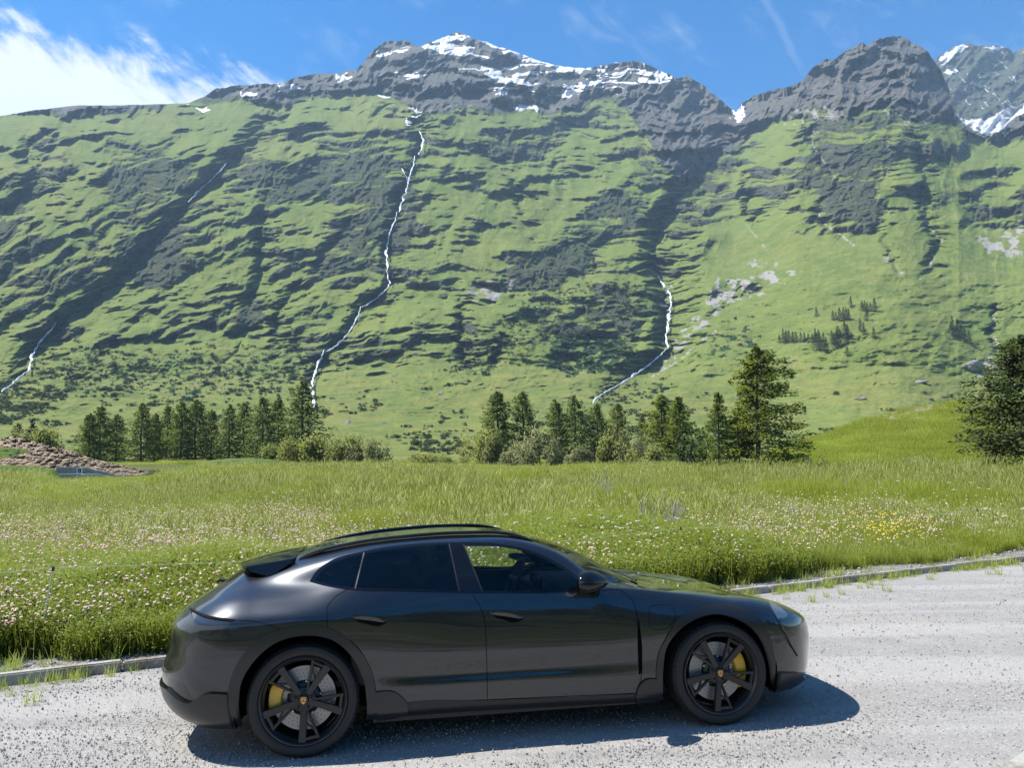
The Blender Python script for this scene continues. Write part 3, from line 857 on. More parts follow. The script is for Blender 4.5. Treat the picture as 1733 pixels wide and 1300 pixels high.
M_conc, nt, b = mat_new('weathered concrete')
def _conc():
    N, L, tc, noise, voro, mth, rg, mix, bump, attr = noise_tools(nt)
    b.inputs['Roughness'].default_value = .92
    c = mix(rg(noise(2.2, 6), .4, .62), (.33, .32, .29), (.20, .165, .125))
    c = mix(rg(noise(30, 5), .5, .75), c, (.40, .39, .37))
    L(c, b.inputs['Base Color']); L(bump(noise(40, 6), .6, .01), b.inputs['Normal'])
_conc()
def kerb(fn, x0, x1, name, label, step=1.0, side=1, height=.088, width=.11):
    root = empty(name); tag(root, kind='structure')
    x = x0; n = 0
    while x < x1:
        p = np.array([x, fn(x)]); dx = step
        for _ in range(4):
            q = np.array([x + dx, fn(x + dx)]); dx *= step / np.linalg.norm(q - p)
        q = np.array([x + dx, fn(x + dx)])
        t = (q - p) / np.linalg.norm(q - p); nn = np.array([-t[1], t[0]]) * side
        g = .006; a, c = p + t * g, q - t * g
        j = lambda s: random.uniform(-s, s)
        hz = height + j(.008)
        off = nn * j(.006)
        pts = [a + off, c + off, c + off + nn * width, a + off + nn * width]
        cs = [(*k, -.10) for k in pts] + [(*(pts[0] + nn * .012), hz + j(.003)), (*(pts[1] + nn * .012), hz + j(.003)), (*pts[2], hz), (*pts[3], hz)]
        if not _in_view(cs): x += dx; continue
        MB().hexa(cs).build('kerb_stone', M_conc, root, bevel=.012, seg=2)
        x += dx; n += 1
def _in_view(cs):
    c = np.array(cs).mean(0)
    return c[1] > 0 and abs(c[0] / max(c[1], .1)) < 1.15 and c[1] < 40
kerb(kerb_y, -9, 30, 'kerb', None)
kerb(kerb2_y, .5, 20, 'near_kerb', None, side=-1, height=.10, width=.2)

# ---- slope across the valley, behind the photographer ----------------------------
M_behind, nt, b = mat_new('wooded slope behind')
def _beh():
    N, L, tc, noise, voro, mth, rg, mix, bump, attr = noise_tools(nt)
    b.inputs['Roughness'].default_value = .95
    L(mix(rg(noise(.08, 6), .4, .6), (.030, .048, .016), (.085, .105, .032)), b.inputs['Base Color'])
    L(bump(noise(.25, 6), 1, 3), b.inputs['Normal'])
_beh()
def behind():
    xs = np.linspace(-500, 500, 90); ys = np.linspace(-26, -480, 60)
    X, Y = np.meshgrid(xs, ys)
    d = -26 - Y
    Z = .9 + d * .21 + (fbm(X / 45, Y / 45, 221, 5) - .5) * np.clip(d * .5, 0, 40) + (fbm(X / 9, Y / 9, 223, 3) - .5) * np.clip(d * .2, 0, 5)
    o = big_mesh('hillside', np.stack([X, Y, Z], -1).reshape(-1, 3), grid_faces(60, 90), M_behind); link(o); tag(o, kind='structure')
behind()

# ---- grassy mound on the right, in front of the green slope --------------------------
M_turf, nt, b = mat_new('rough turf')
def _turf():
    N, L, tc, noise, voro, mth, rg, mix, bump, attr = noise_tools(nt)
    b.inputs['Roughness'].default_value = .95; b.inputs['Specular IOR Level'].default_value = .1
    n1, n2, n3 = noise(.12, 5), noise(.7, 7, .65), noise(4, 6, .7)
    g = mix(rg(n1, .35, .65), (.092, .140, .030), (.130, .165, .040))
    g = mix(rg(n2, .45, .7), g, (.060, .105, .024))
    g = mix(rg(n3, .5, .75), g, (.150, .170, .050))
    c = mix(rg(mth('ADD', attr('bare'), mth('MULTIPLY', mth('SUBTRACT', n2, .5), .9)), .45, .62), g, mix(n3, (.22, .17, .11), (.36, .31, .24)))
    L(c, b.inputs['Base Color'])
    L(bump(mth('ADD', n2, mth('MULTIPLY', n3, .5)), .9, .35), b.inputs['Normal'])
_turf()
def sheet(name, cols, crest, base, R0, R1, mat, rows=60, rough=.01, seed=300, bare=None, lump=(14, 9), back=True):
    px = np.linspace(cols[0], cols[1], cols[2])
    cy_ = np.interp(px, *P_(crest).T); by = np.interp(px, *P_(base).T)
    cy_ = cy_ + (fbm(px / 26, px * 0, seed, 4) - .5) * min(rough * 120, 7)
    s = np.linspace(0, 1, rows)[:, None]
    X = np.repeat(px[None], rows, 0); Y = by[None] - s * (by - cy_)[None]
    r0 = np.interp(px, *P_(R0).T); r1 = np.interp(px, *P_(R1).T)
    ln = np.log(r0)[None] * (1 - s) + np.log(r1)[None] * s
    ln = ln - (fbm(X / lump[0], Y / lump[1], seed + 1, 6, .72) - .5) * rough * smooth01(s, 0, .1)
    V = at_range(X, Y, np.exp(ln))
    top = V[-1]; d = top[:, :2] / np.linalg.norm(top[:, :2], axis=1, keepdims=True)
    ext = [np.concatenate([top[:, :2] + d * a, top[:, 2:] - c], 1)[None] for a, c in ((2, .3), (10, 3), (25, 14))] if back else []
    V = np.concatenate([V] + ext)
    bb = np.zeros(X.shape) if bare is None else bare(X, Y)
    bb = np.concatenate([bb] + [bb[-1:]] * len(ext))
    o = big_mesh(name, V.reshape(-1, 3), grid_faces(len(V), cols[2]), mat, True, {'bare': bb.ravel()}); link(o)
    return o
def mbare(X, Y):
    wv = ((fbm(X / 14, Y / 6, 361, 4) - .5) * 60, (fbm(X / 14, Y / 6, 362, 4) - .5) * 22)
    r = np.maximum.reduce([poly_mask(p, X, Y, 9, wv) * .85 for p in ([1475,712,1540,692,1620,682,1600,695,1520,712,1485,722], [1620,690,1690,676,1690,692,1630,700], [1330,762,1362,738,1372,748,1345,770], [1545,712,1580,708,1560,722,1540,725])])
    return r
md = sheet('mound', (1290, 2150, 230), [1290,778,1335,758,1380,742,1420,728,1470,708,1520,695,1580,684,1650,677,1733,668,1900,650,2150,640], [1290,800,1420,800,2150,815], [1290,66,2150,60], [1290,88,1500,105,2150,110], M_turf, 70, .035, 310, mbare, (40, 12))
tag(md, kind='structure')
bk = sheet('grass_bank', (300, 560, 90), [300,792,340,783,380,777,430,775,500,783,560,795], [300,806,560,806], [300,66,560,66], [300,74,560,74], M_turf, 24, .03, 330, None, (20, 8))
tag(bk, kind='structure')
# ================================================================== dung heaps, clamp walls, fence, stones
M_dung, nt, b = mat_new('strawy dung')
def _dung():
    N, L, tc, noise, voro, mth, rg, mix, bump, attr = noise_tools(nt)
    b.inputs['Roughness'].default_value = .95
    n1, n2, n3 = noise(.5, 5), noise(3.0, 7, .7), noise(14, 5, .7)
    c = mix(rg(n2, .35, .65), (.34, .22, .135), (.60, .45, .29))
    c = mix(rg(n3, .42, .68), c, (.70, .57, .40))
    c = mix(mth('MULTIPLY', attr('bare'), 1.0), c, (.085, .078, .075))
    L(c, b.inputs['Base Color']); L(bump(mth('ADD', n2, n3), 1, .25), b.inputs['Normal'])
_dung()
hp = sheet('dung_heap', (-60, 330, 260), [-60,795,0,778,40,768,85,760,100,757,120,763,160,777,205,788,240,794,285,798,330,808], [-60,815,330,815], [-60,58.5,330,58.5], [-60,66,330,63], M_dung, 110, .030, 340, lambda X, Y: smooth01(X, 225, 260) * .9, (8, 4))
tag(hp, 'strawy brown dung heap rising behind the concrete clamp walls', 'heap', 'dung heaps')
hp = sheet('dung_heap', (-60, 112, 150), [-60,750,0,744,20,739,45,744,75,751,95,758,112,772], [-60,800,112,800], [-60,78,112,78], [-60,86,112,86], M_dung, 60, .026, 350, None, (8, 4))
tag(hp, 'reddish brown dung heap farther back at the left edge', 'heap', 'dung heaps')

tb = sheet('turf_bank', (-80, 66, 60), [-80,750,0,757,46,761,66,776], [-80,800,66,800], [-80,69,66,69], [-80,75,66,75], M_turf, 30, .02, 360, None, (20, 8)); tag(tb, kind='structure')
tb = sheet('turf_bank', (-80, 104, 70), [-80,781,0,788,60,789,90,793,104,806], [-80,822,104,822], [-80,52,104,52], [-80,57,104,57], M_turf, 30, .02, 370, None, (20, 8)); tag(tb, kind='structure')
M_plate = simple('white number plate', (.78, .78, .76), .5)
M_ink = simple('black numeral paint', (.01, .01, .01), .6)
M_wall = simple('grey shuttered concrete', (.37, .315, .265), .9, bump=(6, .4, .03), var=.15)
M_cap = simple('pale wall coping', (.66, .65, .63), .8, var=.08)
def clamp_wall(top, bot, R_, digit, dp, label, thick=.22):
    """concrete wall with a sloping top, pale coping and a numbered plate"""
    root = empty('clamp_wall'); tag(root, label, 'wall', 'numbered clamp walls')
    t = P_(top)
    a = at_range(t[:, 0], t[:, 1], R_); g = np.array([at_range(x, bot, R_) for x in t[:, 0]])
    n_ = np.array([a[-1][1] - a[0][1], -(a[-1][0] - a[0][0]), 0]); n_ /= np.linalg.norm(n_)
    if n_[1] > 0: n_ = -n_
    for i in range(len(t) - 1):                         # one panel per formwork length
        p = [g[i], g[i+1], g[i+1] - n_ * thick, g[i] - n_ * thick]
        q = [a[i], a[i+1], a[i+1] - n_ * thick, a[i] - n_ * thick]
        MB().hexa([tuple(v) for v in p + q]).build('panel', M_wall, root)
        up = np.array([0, 0, .05]); o_ = n_ * .012
        lo = [a[i] + o_, a[i+1] + o_, a[i+1] - n_ * thick - o_, a[i] - n_ * thick - o_]
        MB().hexa([tuple(v + [0, 0, .002]) for v in lo] + [tuple(v + up) for v in lo]).build('coping', M_cap, root)
    c = at_range(dp[0], dp[1], R_) + n_ * .02
    ex = np.array([-n_[1], n_[0], 0]); ex = ex if ex[0] > 0 else -ex
    s = .17; ez = np.array([0, 0, 1])
    sq = lambda off: [tuple(c + n_ * off + ex * x + ez * z) for x, z in ((-s, -s), (s, -s), (s, s), (-s, s))]
    pl = MB().hexa(sq(0) + sq(.015)).build('number_plate', M_plate, root)
    fc = bpy.data.curves.new('numeral', 'FONT'); fc.body = digit; fc.size = .40; fc.align_x = 'CENTER'; fc.align_y = 'CENTER'; fc.offset = .012
    tmp = bpy.data.objects.new('numeral', fc); COL.objects.link(tmp)
    me = bpy.data.meshes.new_from_object(tmp.evaluated_get(bpy.context.evaluated_depsgraph_get()))
    bpy.data.objects.remove(tmp)
    nm = bpy.data.objects.new('numeral', me); me.materials.clear(); me.materials.append(M_ink); link(nm, pl)
    mm = Matrix.Identity(4)
    for k in range(3): mm[k][0], mm[k][1], mm[k][2], mm[k][3] = ex[k], ez[k], n_[k], (c + n_ * .018)[k]
    nm.matrix_world = mm
clamp_wall([95,792,122,792,148,793.5,178,800,214,809.5,240,815], 822, 57.6, '8', (134.5, 797.2), 'grey concrete clamp wall numbered 8, sloping down to the right')
clamp_wall([100,803.5,128,803.5,168,804,196,811,225,818], 824, 55.2, '9', (158.5, 809.2), 'lower grey concrete clamp wall numbered 9, in front of the heap')

# ---- fence: thin stakes and a white cord -----------------------------------------------
M_stake = simple('pale plastic stake', (.62, .60, .50), .6)
M_cord = simple('white electric fence cord', (.60, .60, .55), .6)
def stake(foot, top, label):
    p = on_ground(*foot, z=.12); R_ = math.hypot(p[0], p[1])
    q = at_range(top[0], top[1], R_)
    root = empty('fence_stake', tuple(p)); tag(root, label, 'stake', 'electric fence stakes')
    v = Vector(q - p)
    MB().tube([(0, 0, -.1), tuple(v)], [.0055, .0045], 7).build('shaft', M_stake, root, smooth=True)
    MB().tube([tuple(v - Vector((0, 0, .03))), tuple(v + Vector((0, 0, .01)))], [.014, .012], 7).build('insulator', M_plastic_b, root, smooth=True)
    return q
M_plastic_b = simple('black insulator plastic', (.02, .02, .02), .5)
t1 = stake((62, 1102), (90, 961), 'leaning pale fence stake at the left edge of the meadow')
t2 = stake((1140, 972), (1152, 894), 'pale fence stake in the meadow above the bonnet')
t3 = stake((1646, 925), (1654, 863), 'pale fence stake at the right edge of the meadow')
def cord(pts, label):
    out = []
    for a, c in zip(pts[:-1], pts[1:]):
        a, c = np.array(a), np.array(c); L = np.linalg.norm(c - a)
        for s in np.linspace(0, 1, 16, endpoint=False): out.append(tuple(a + (c - a) * s + np.array([0, 0, -.012 * L * 4 * s * (1 - s)])))
    out.append(tuple(pts[-1]))
    o = MB().tube(out, .0022, 5).build('white_cord', M_cord, smooth=True); tag(o, label, 'cord')
lft = t1 + (t1 - t2) * .5; rgt = t3 + (t3 - t2) * 1.2
cord([lft, t1, t2, t3, rgt], 'thin white fence cord strung along the meadow edge')

# ---- stones ---------------------------------------------------------------------------------
M_outcrop = simple('grey outcrop', (.19, .185, .175), .95, bump=(3, .8, .3), var=.3)
M_stone = simple('pale limestone', (.36, .35, .33), .9, bump=(9, .6, .05), var=.25)
def stone_mesh(seed, sub=3, rough=.35):
    bm = bmesh.new(); bmesh.ops.create_icosphere(bm, subdivisions=sub, radius=1)
    r = random.Random(seed); off = [r.uniform(-50, 50) for _ in range(3)]
    pl = [(Vector((r.uniform(-1, 1), r.uniform(-1, 1), r.uniform(-1, 1))).normalized(), r.uniform(.62, .9)) for _ in range(7)]
    from mathutils import noise as mn
    for v in bm.verts:
        d = v.co.normalized(); k = 1 + rough * mn.noise(d * 1.3 + Vector(off)) + .12 * mn.noise(d * 4 + Vector(off))
        for n_, h in pl:
            c = d.dot(n_)
            if c * k > h: k = h / c
        v.co = d * k
    me = bpy.data.meshes.new('stone'); bm.to_mesh(me); bm.free()
    return me
def stone(px, py, w, h, z, label, seed, group, name='stone'):
    p = on_ground(px, py, z=z); R_ = np.linalg.norm(p - [0, 0, CAM_H]); sc = w * R_ / FPX / 2; hz = h * R_ / FPX / 2
    me = stone_mesh(seed); me.materials.append(M_stone)
    o = bpy.data.objects.new(name, me); link(o); o.location = (p[0], p[1], ground_z(p[0], p[1]) + hz * .55)
    o.scale = (sc, sc * .8, hz); o.rotation_euler = (.1, .1, seed)
    tag(o, label, 'stone', group)
stone(205, 1142, 24, 22, 0, 'squarish pale stone leaning on the left kerb, right of its neighbour', 1, 'stones by the kerb')
stone(187, 1146, 26, 17, 0, 'flat pale stone lying at the foot of the left kerb', 2, 'stones by the kerb')
stone(104, 1124, 20, 13, .12, 'pale stone on the strip behind the left kerb', 3, 'stones by the kerb')
stone(84, 1163, 20, 11, 0, 'small grey stone in front of the left kerb', 4, 'stones by the kerb')
def far_stone(px, py, w, h, R_, label, seed):
    p = at_range(px, py, R_); sc = w * R_ / FPX / 2; hz = h * R_ / FPX / 2
    me = stone_mesh(seed); me.materials.append(M_stone)
    o = bpy.data.objects.new('boulder', me); link(o); o.location = tuple(p); o.scale = (sc, sc * .7, hz); o.rotation_euler = (0, .1, seed); tag(o, label, 'boulder', 'pale boulders in the far meadow')
far_stone(676, 800, 16, 9, 62, 'leftmost small pale boulder in the far meadow', 11)
far_stone(712, 804, 26, 11, 60, 'long pale boulder in the middle of the far meadow row', 12)
far_stone(728, 803, 18, 13, 61, 'upright pale boulder beside the long one in the far meadow', 13)
far_stone(748, 806, 22, 9, 60, 'flat pale boulder at the right end of the far meadow row', 14)
for i, (px, py, w, h, lb) in enumerate([(590, 716, 13, 10, 'grey boulder alone on the green valley floor, right of the left larches'), (651, 717, 14, 8, 'low grey boulder on the valley floor, right of the lone one'), (545, 750, 10, 6, 'small grey boulder low beside the tallest left larch'), (746, 667, 12, 10, 'grey boulder at the foot of the central slope'), (1457, 675, 18, 8, 'pale boulder low on the right green slope'), (1556, 647, 22, 10, 'light rock outcrop on the right green slope'), (1645, 618, 34, 20, 'rough grey outcrop below the right tree cluster'), (1680, 625, 18, 11, 'small grey outcrop right of the rough one')]):
    p = mt_point(px, py)[0]; R_ = np.linalg.norm(p[:2]); sc = w * R_ / FPX / 2; hz = h * R_ / FPX / 2
    me = stone_mesh(40 + i, 3, .6); me.materials.append(M_outcrop)
    o = bpy.data.objects.new('boulder', me); link(o); o.location = tuple(p - [0, 0, hz * .25]); o.scale = (sc, sc, hz); o.rotation_euler = (0, 0, i); tag(o, lb, 'boulder', 'boulders on the mountain foot')
# ================================================================== the car
CAR_X, CAR_Y, CAR_YAW, CAR_ROLL = -1.54866, 6.10383, 0.172376, math.radians(-2.3)

M_paint, nt, b = mat_new('dark grey metallic paint')
b.inputs['Base Color'].default_value = (0.019, 0.0215, 0.027, 1)
b.inputs['Metallic'].default_value = 0.65
b.inputs['Roughness'].default_value = 0.30
b.inputs['Coat Weight'].default_value = 1.0
b.inputs['Coat Roughness'].default_value = 0.0
b.inputs['Coat IOR'].default_value = 1.55
def _flakes():
    N, L = nt.nodes.new, nt.links.new
    tc = N('ShaderNodeTexCoord'); vo = N('ShaderNodeTexVoronoi'); vo.inputs['Scale'].default_value = 900
    L(tc.outputs['Object'], vo.inputs['Vector'])
    r = N('ShaderNodeMapRange'); L(vo.outputs['Color'], r.inputs['Value'])
    r.inputs['To Min'].default_value = .24; r.inputs['To Max'].default_value = .38
    L(r.outputs[0], b.inputs['Roughness'])
_flakes()
M_gloss = simple('gloss black trim', (0.004, 0.004, 0.005), 0.05)
M_satin = simple('satin dark grey cladding', (0.016, 0.0165, 0.018), 0.30)
M_plastic = simple('black plastic', (0.012, 0.012, 0.013), 0.5, bump=(300, .2, .001))
M_seam = simple('black panel gap', (0.002, 0.002, 0.002), 0.8, spec=0.1)
M_rubber = simple('tyre rubber', (0.012, 0.012, 0.0125), 0.62, bump=(120, .25, .001), var=.15)
M_rim = simple('satin black alloy', (0.018, 0.019, 0.021), 0.34, metal=0.35, coat=.3, coat_rough=.2)
M_disc = simple('brake disc grey', (0.33, 0.33, 0.335), 0.38, metal=0.6, bump=(80, .1, .001))
M_yellow = simple('yellow caliper enamel', (0.72, 0.40, 0.015), 0.28, coat=.6)
M_gold = simple('gold crest enamel', (0.75, 0.42, 0.10), 0.35, metal=.5)
M_red = simple('red crest enamel', (0.35, 0.03, 0.02), 0.4)
M_steel = simple('bright steel', (0.6, 0.6, 0.6), 0.3, metal=1.0)
M_lens = simple('smoked lamp lens', (0.03, 0.03, 0.034), 0.05, coat=1.0)
M_lampglass = simple('pale headlamp bowl', (0.20, 0.21, 0.21), 0.12, metal=.5, coat=1.0)
M_interior = simple('black interior leather', (0.016, 0.016, 0.018), 0.55, bump=(200, .2, .001))
M_mirrorglass = simple('mirror glass', (0.8, 0.8, 0.82), 0.02, metal=1.0)

def glass_mat(name, tint, refl=1.5):
    mt = bpy.data.materials.new(name); mt.use_nodes = True
    n = mt.node_tree; n.nodes.clear()
    N, L = n.nodes.new, n.links.new
    out = N('ShaderNodeOutputMaterial'); tr = N('ShaderNodeBsdfTransparent'); gl = N('ShaderNodeBsdfGlossy')
    tr.inputs[0].default_value = (*tint, 1); gl.inputs['Roughness'].default_value = 0.01
    fr = N('ShaderNodeFresnel'); fr.inputs['IOR'].default_value = refl
    mx = N('ShaderNodeMixShader'); L(fr.outputs[0], mx.inputs[0]); L(tr.outputs[0], mx.inputs[1]); L(gl.outputs[0], mx.inputs[2])
    L(mx.outputs[0], out.inputs[0])
    return mt
M_glass = glass_mat('clear side glass', (0.80, 0.84, 0.83), 1.40)
M_screen = glass_mat('windscreen glass', (0.86, 0.90, 0.87), 1.6)
M_tint = glass_mat('dark tinted glass', (0.10, 0.11, 0.125), 1.55)

# ---- body surface: control table, w = distance from the centre plane -------
_XS = np.array([-.35, 0, .35, .7, 1.1, 1.5, 1.8, 2.1, 2.35, 2.5, 2.8, 3.1])
_KW = np.array([
 [.84,.865,.875,.875,.875,.875,.875,.875,.87,.865,.86,.84],
 [.90,.93,.935,.930,.930,.930,.930,.930,.93,.925,.91,.89],
 [.945,.955,.948,.938,.936,.936,.937,.938,.942,.944,.945,.93],
 [.965,.972,.952,.929,.925,.925,.927,.931,.940,.947,.960,.953],
 [.980,.990,.975,.957,.955,.955,.957,.960,.966,.970,.978,.968],
 [.968,.984,.970,.950,.943,.943,.943,.945,.948,.950,.955,.942],
 [.845,.872,.895,.903,.903,.902,.900,.895,.882,.875,.862,.845],
 [.705,.765,.790,.806,.812,.808,.800,.825,.765,.705,.685,.665],
 [.575,.650,.672,.685,.690,.672,.690,.752,.650,.560,.520,.490],
 [.380,.400,.420,.430,.430,.420,.420,.420,.420,.350,.320,.260],
 [0]*12])
_KZ = np.array([
 [.205,.20,.20,.205,.205,.20,.195,.19,.19,.19,.19,.185],
 [.26,.26,.255,.26,.265,.26,.255,.25,.25,.25,.245,.235],
 [.38,.39,.40,.40,.40,.40,.395,.39,.39,.38,.37,.36],
 [.53,.54,.51,.475,.47,.47,.47,.475,.48,.49,.50,.50],
 [.70,.72,.67,.625,.615,.615,.615,.62,.64,.66,.67,.66],
 [.855,.87,.855,.825,.810,.805,.805,.81,.815,.82,.815,.785],
 [.985,1.00,1.035,1.022,1.006,.997,.992,.985,.965,.945,.905,.855],
 [1.06,1.085,1.150,1.172,1.180,1.160,1.100,1.003,.973,.948,.918,.875],
 [1.125,1.205,1.292,1.325,1.338,1.326,1.225,1.015,.985,.945,.905,.857],
 [1.183,1.282,1.340,1.372,1.385,1.352,1.262,1.140,1.010,.943,.898,.850],
 [1.195,1.295,1.352,1.385,1.398,1.366,1.288,1.178,1.040,.945,.897,.850]])
_TX = np.array([-.86,-.95,-1.02,-1.045,-1.00,-.985,-.905,-.81,-.67,-.55,-.50])
_TZ = np.array([.205,.26,.36,.50,.64,.80,.905,.965,1.055,1.135,1.165])
_FX = np.array([3.82,3.86,3.895,3.905,3.915,3.90,3.835,3.78,3.71,3.60,3.50])
_FZ = np.array([.175,.20,.27,.38,.50,.60,.66,.69,.715,.740,.755])
NSUP = 2.5
ULO, UHI = -.35 - 1.25, 3.1 + 1.25

def pchip(x, y, q):
    x = np.asarray(x, float); y = np.asarray(y, float)
    h = np.diff(x); d = np.diff(y) / h
    m_ = np.zeros_like(y)
    for i in range(1, len(x) - 1):
        if d[i-1] * d[i] > 0:
            w1, w2 = 2*h[i] + h[i-1], h[i] + 2*h[i-1]
            m_[i] = (w1 + w2) / (w1 / d[i-1] + w2 / d[i])
    m_[0] = d[0]; m_[-1] = d[-1]
    i = np.clip(np.searchsorted(x, q) - 1, 0, len(h) - 1)
    t = (q - x[i]) / h[i]
    return ((2*t**3 - 3*t**2 + 1) * y[i] + (t**3 - 2*t**2 + t) * h[i] * m_[i]
            + (-2*t**3 + 3*t**2) * y[i+1] + (t**3 - t**2) * h[i] * m_[i+1])

def catrom(x, y, q):
    x = np.asarray(x, float); y = np.asarray(y, float)
    m_ = np.gradient(y, x); h = np.diff(x)
    i = np.clip(np.searchsorted(x, q) - 1, 0, len(h) - 1)
    t = (q - x[i]) / h[i]
    return ((2*t**3 - 3*t**2 + 1) * y[i] + (t**3 - 2*t**2 + t) * h[i] * m_[i]
            + (-2*t**3 + 3*t**2) * y[i+1] + (t**3 - t**2) * h[i] * m_[i+1])

def blur(a, n, axis):
    k = np.hanning(2 * n + 3)[1:-1]; k /= k.sum()
    pad = [(0, 0)] * a.ndim; pad[axis] = (n, n)
    # odd reflection keeps the ends where they are
    lo = np.take(a, [0], axis); hi = np.take(a, [-1], axis)
    b1 = 2 * lo - np.flip(np.take(a, range(1, n + 1), axis), axis)
    b2 = 2 * hi - np.flip(np.take(a, range(a.shape[axis] - n - 1, a.shape[axis] - 1), axis), axis)
    e = np.concatenate([b1, a, b2], axis)
    return np.apply_along_axis(lambda v: np.convolve(v, k, 'valid'), axis, e)

NU, NT = 760, 321
def car_grid():
    u = np.linspace(ULO, UHI, NU)
    K = 11
    X = np.zeros((NU, K)); Wd = np.zeros((NU, K)); Z = np.zeros((NU, K))
    phi_r = np.clip((-.35 - u) / 1.25, 0, 1) * math.pi / 2
    phi_f = np.clip((u - 3.1) / 1.25, 0, 1) * math.pi / 2
    mid = np.clip(u, -.35, 3.1)
    e = 2 / NSUP
    for k in range(K):
        w = catrom(_XS, _KW[k], mid); z = catrom(_XS, _KZ[k], mid)
        X[:, k] = mid - (-.35 - _TX[k]) * np.sin(phi_r) ** e + (_FX[k] - 3.1) * np.sin(phi_f) ** e
        Wd[:, k] = w * np.cos(phi_r) ** e * np.cos(phi_f) ** e
        sr_, sf_ = np.sin(phi_r) ** 1.3, np.sin(phi_f) ** 1.3
        Z[:, k] = z * (1 - sr_ - sf_) + _TZ[k] * sr_ + _FZ[k] * sf_
    tk = np.arange(K) / (K - 1.0); tq = np.linspace(0, 1, NT)
    G = np.zeros((NU, NT, 3))
    for i in range(NU):
        G[i, :, 0] = pchip(tk, X[i], tq); G[i, :, 1] = pchip(tk, Wd[i], tq); G[i, :, 2] = pchip(tk, Z[i], tq)
    for a in range(3):
        g = blur(G[..., a], 7, 1)
        # mirror in w at the centre so the top stays smooth there
        g = blur(g, 9, 0)
        G[..., a] = g
    G[:, -1, 1] = 0.0
    G[0, :, 1] = 0.0; G[-1, :, 1] = 0.0
    return G
_G = car_grid()
_du = np.gradient(_G, axis=0); _dt = np.gradient(_G, axis=1)
_NG = np.cross(_du, _dt)
_NG /= np.maximum(np.linalg.norm(_NG, axis=2, keepdims=True), 1e-9)
# orient outward
if _NG[NU // 2, NT // 3, 1] < 0: _NG = -_NG
_NG[:, -1] = _NG[:, -2]; _NG[:, -1, 1] = 0
_NG[0] = _NG[1]; _NG[-1] = _NG[-2]
_NG /= np.maximum(np.linalg.norm(_NG, axis=2, keepdims=True), 1e-9)

def g_lookup(A, uv):
    uv = np.asarray(uv, float)
    fi = np.clip((uv[:, 0] - ULO) / (UHI - ULO) * (NU - 1), 0, NU - 1.001)
    fj = np.clip(uv[:, 1] * (NT - 1), 0, NT - 1.001)
    i = fi.astype(int); j = fj.astype(int); a = (fi - i)[:, None]; c = (fj - j)[:, None]
    return (A[i, j] * (1-a) * (1-c) + A[i+1, j] * a * (1-c) + A[i, j+1] * (1-a) * c + A[i+1, j+1] * a * c)

def S(uv, off=0.0, side=-1):
    """car-local points and normals on the body; side -1 = right flank (towards the road's near side)"""
    P = g_lookup(_G, uv); Nn = g_lookup(_NG, uv)
    Nn /= np.maximum(np.linalg.norm(Nn, axis=1, keepdims=True), 1e-9)
    P = P + Nn * off
    P[:, 1] *= side; Nn = Nn.copy(); Nn[:, 1] *= side
    return P, Nn

_c, _s = math.cos(CAR_YAW), math.sin(CAR_YAW)
_ca, _sa = math.cos(CAR_ROLL), math.sin(CAR_ROLL)
def car2world(P):
    y_, z_ = P[..., 1] + .955, P[..., 2]
    P = np.stack([P[..., 0], y_ * _ca - z_ * _sa - .955, y_ * _sa + z_ * _ca], -1)
    return np.stack([CAR_X + _c * P[..., 0] - _s * P[..., 1], CAR_Y + _s * P[..., 0] + _c * P[..., 1], P[..., 2]], -1)
_GR = _G.copy(); _GR[..., 1] *= -1
_GP = to_pix(car2world(_GR))
_camc = np.array([0.47875655, -6.27900558, 1.94002681])
_NR = _NG.copy(); _NR[..., 1] *= -1
_vis = ((_camc - _GR) * _NR).sum(2) > -0.02

def inv(px, py):
    """body parameters under a photograph pixel (near flank)"""
    d = (_GP[..., 0] - px) ** 2 + (_GP[..., 1] - py) ** 2
    d[~_vis] += 4000
    k = int(np.argmin(d)); i, j = divmod(k, NT)
    uv = np.array([ULO + (UHI - ULO) * i / (NU - 1), j / (NT - 1)])
    for _ in range(4):
        q = np.array([uv, uv + [1e-3, 0], uv + [0, 1e-3]])
        pp = to_pix(car2world(S(q)[0]))
        J = np.stack([(pp[1] - pp[0]) / 1e-3, (pp[2] - pp[0]) / 1e-3], 1)
        r = np.array([px, py]) - pp[0]
        if abs(np.linalg.det(J)) < 1e2: break
        st = np.linalg.solve(J, r)
        st = np.clip(st, [-.03, -.02], [.03, .02])
        uv = np.clip(uv + st, [ULO, 0], [UHI, 1])
    return uv

def spl(pts, step=7.0, closed=False):
    """smooth pixel polyline"""
    p = np.array(pts, float)
    if len(p) == 2:
        n = max(2, int(np.linalg.norm(p[1] - p[0]) / step) + 1)
        return [p[0] + (p[1] - p[0]) * t for t in np.linspace(0, 1, n)]
    s = np.concatenate([[0], np.cumsum(np.linalg.norm(np.diff(p, axis=0), axis=1))])
    q = np.linspace(0, s[-1], max(3, int(s[-1] / step) + 1))
    return [np.array(v) for v in zip(catrom(s, p[:, 0], q), catrom(s, p[:, 1], q))]

def outline(*parts):
    """closed outline in body parameters from pixel polylines; neighbouring polylines share ends"""
    out = []
    for part in parts:
        s = spl(part)
        out += s[:-1] if np.linalg.norm(np.array(part[-1]) - np.array(parts[0][0])) < 1e9 else s
    return np.array([inv(*q) for q in out])

def polyline_uv(part): return np.array([inv(*q) for q in spl(part)])

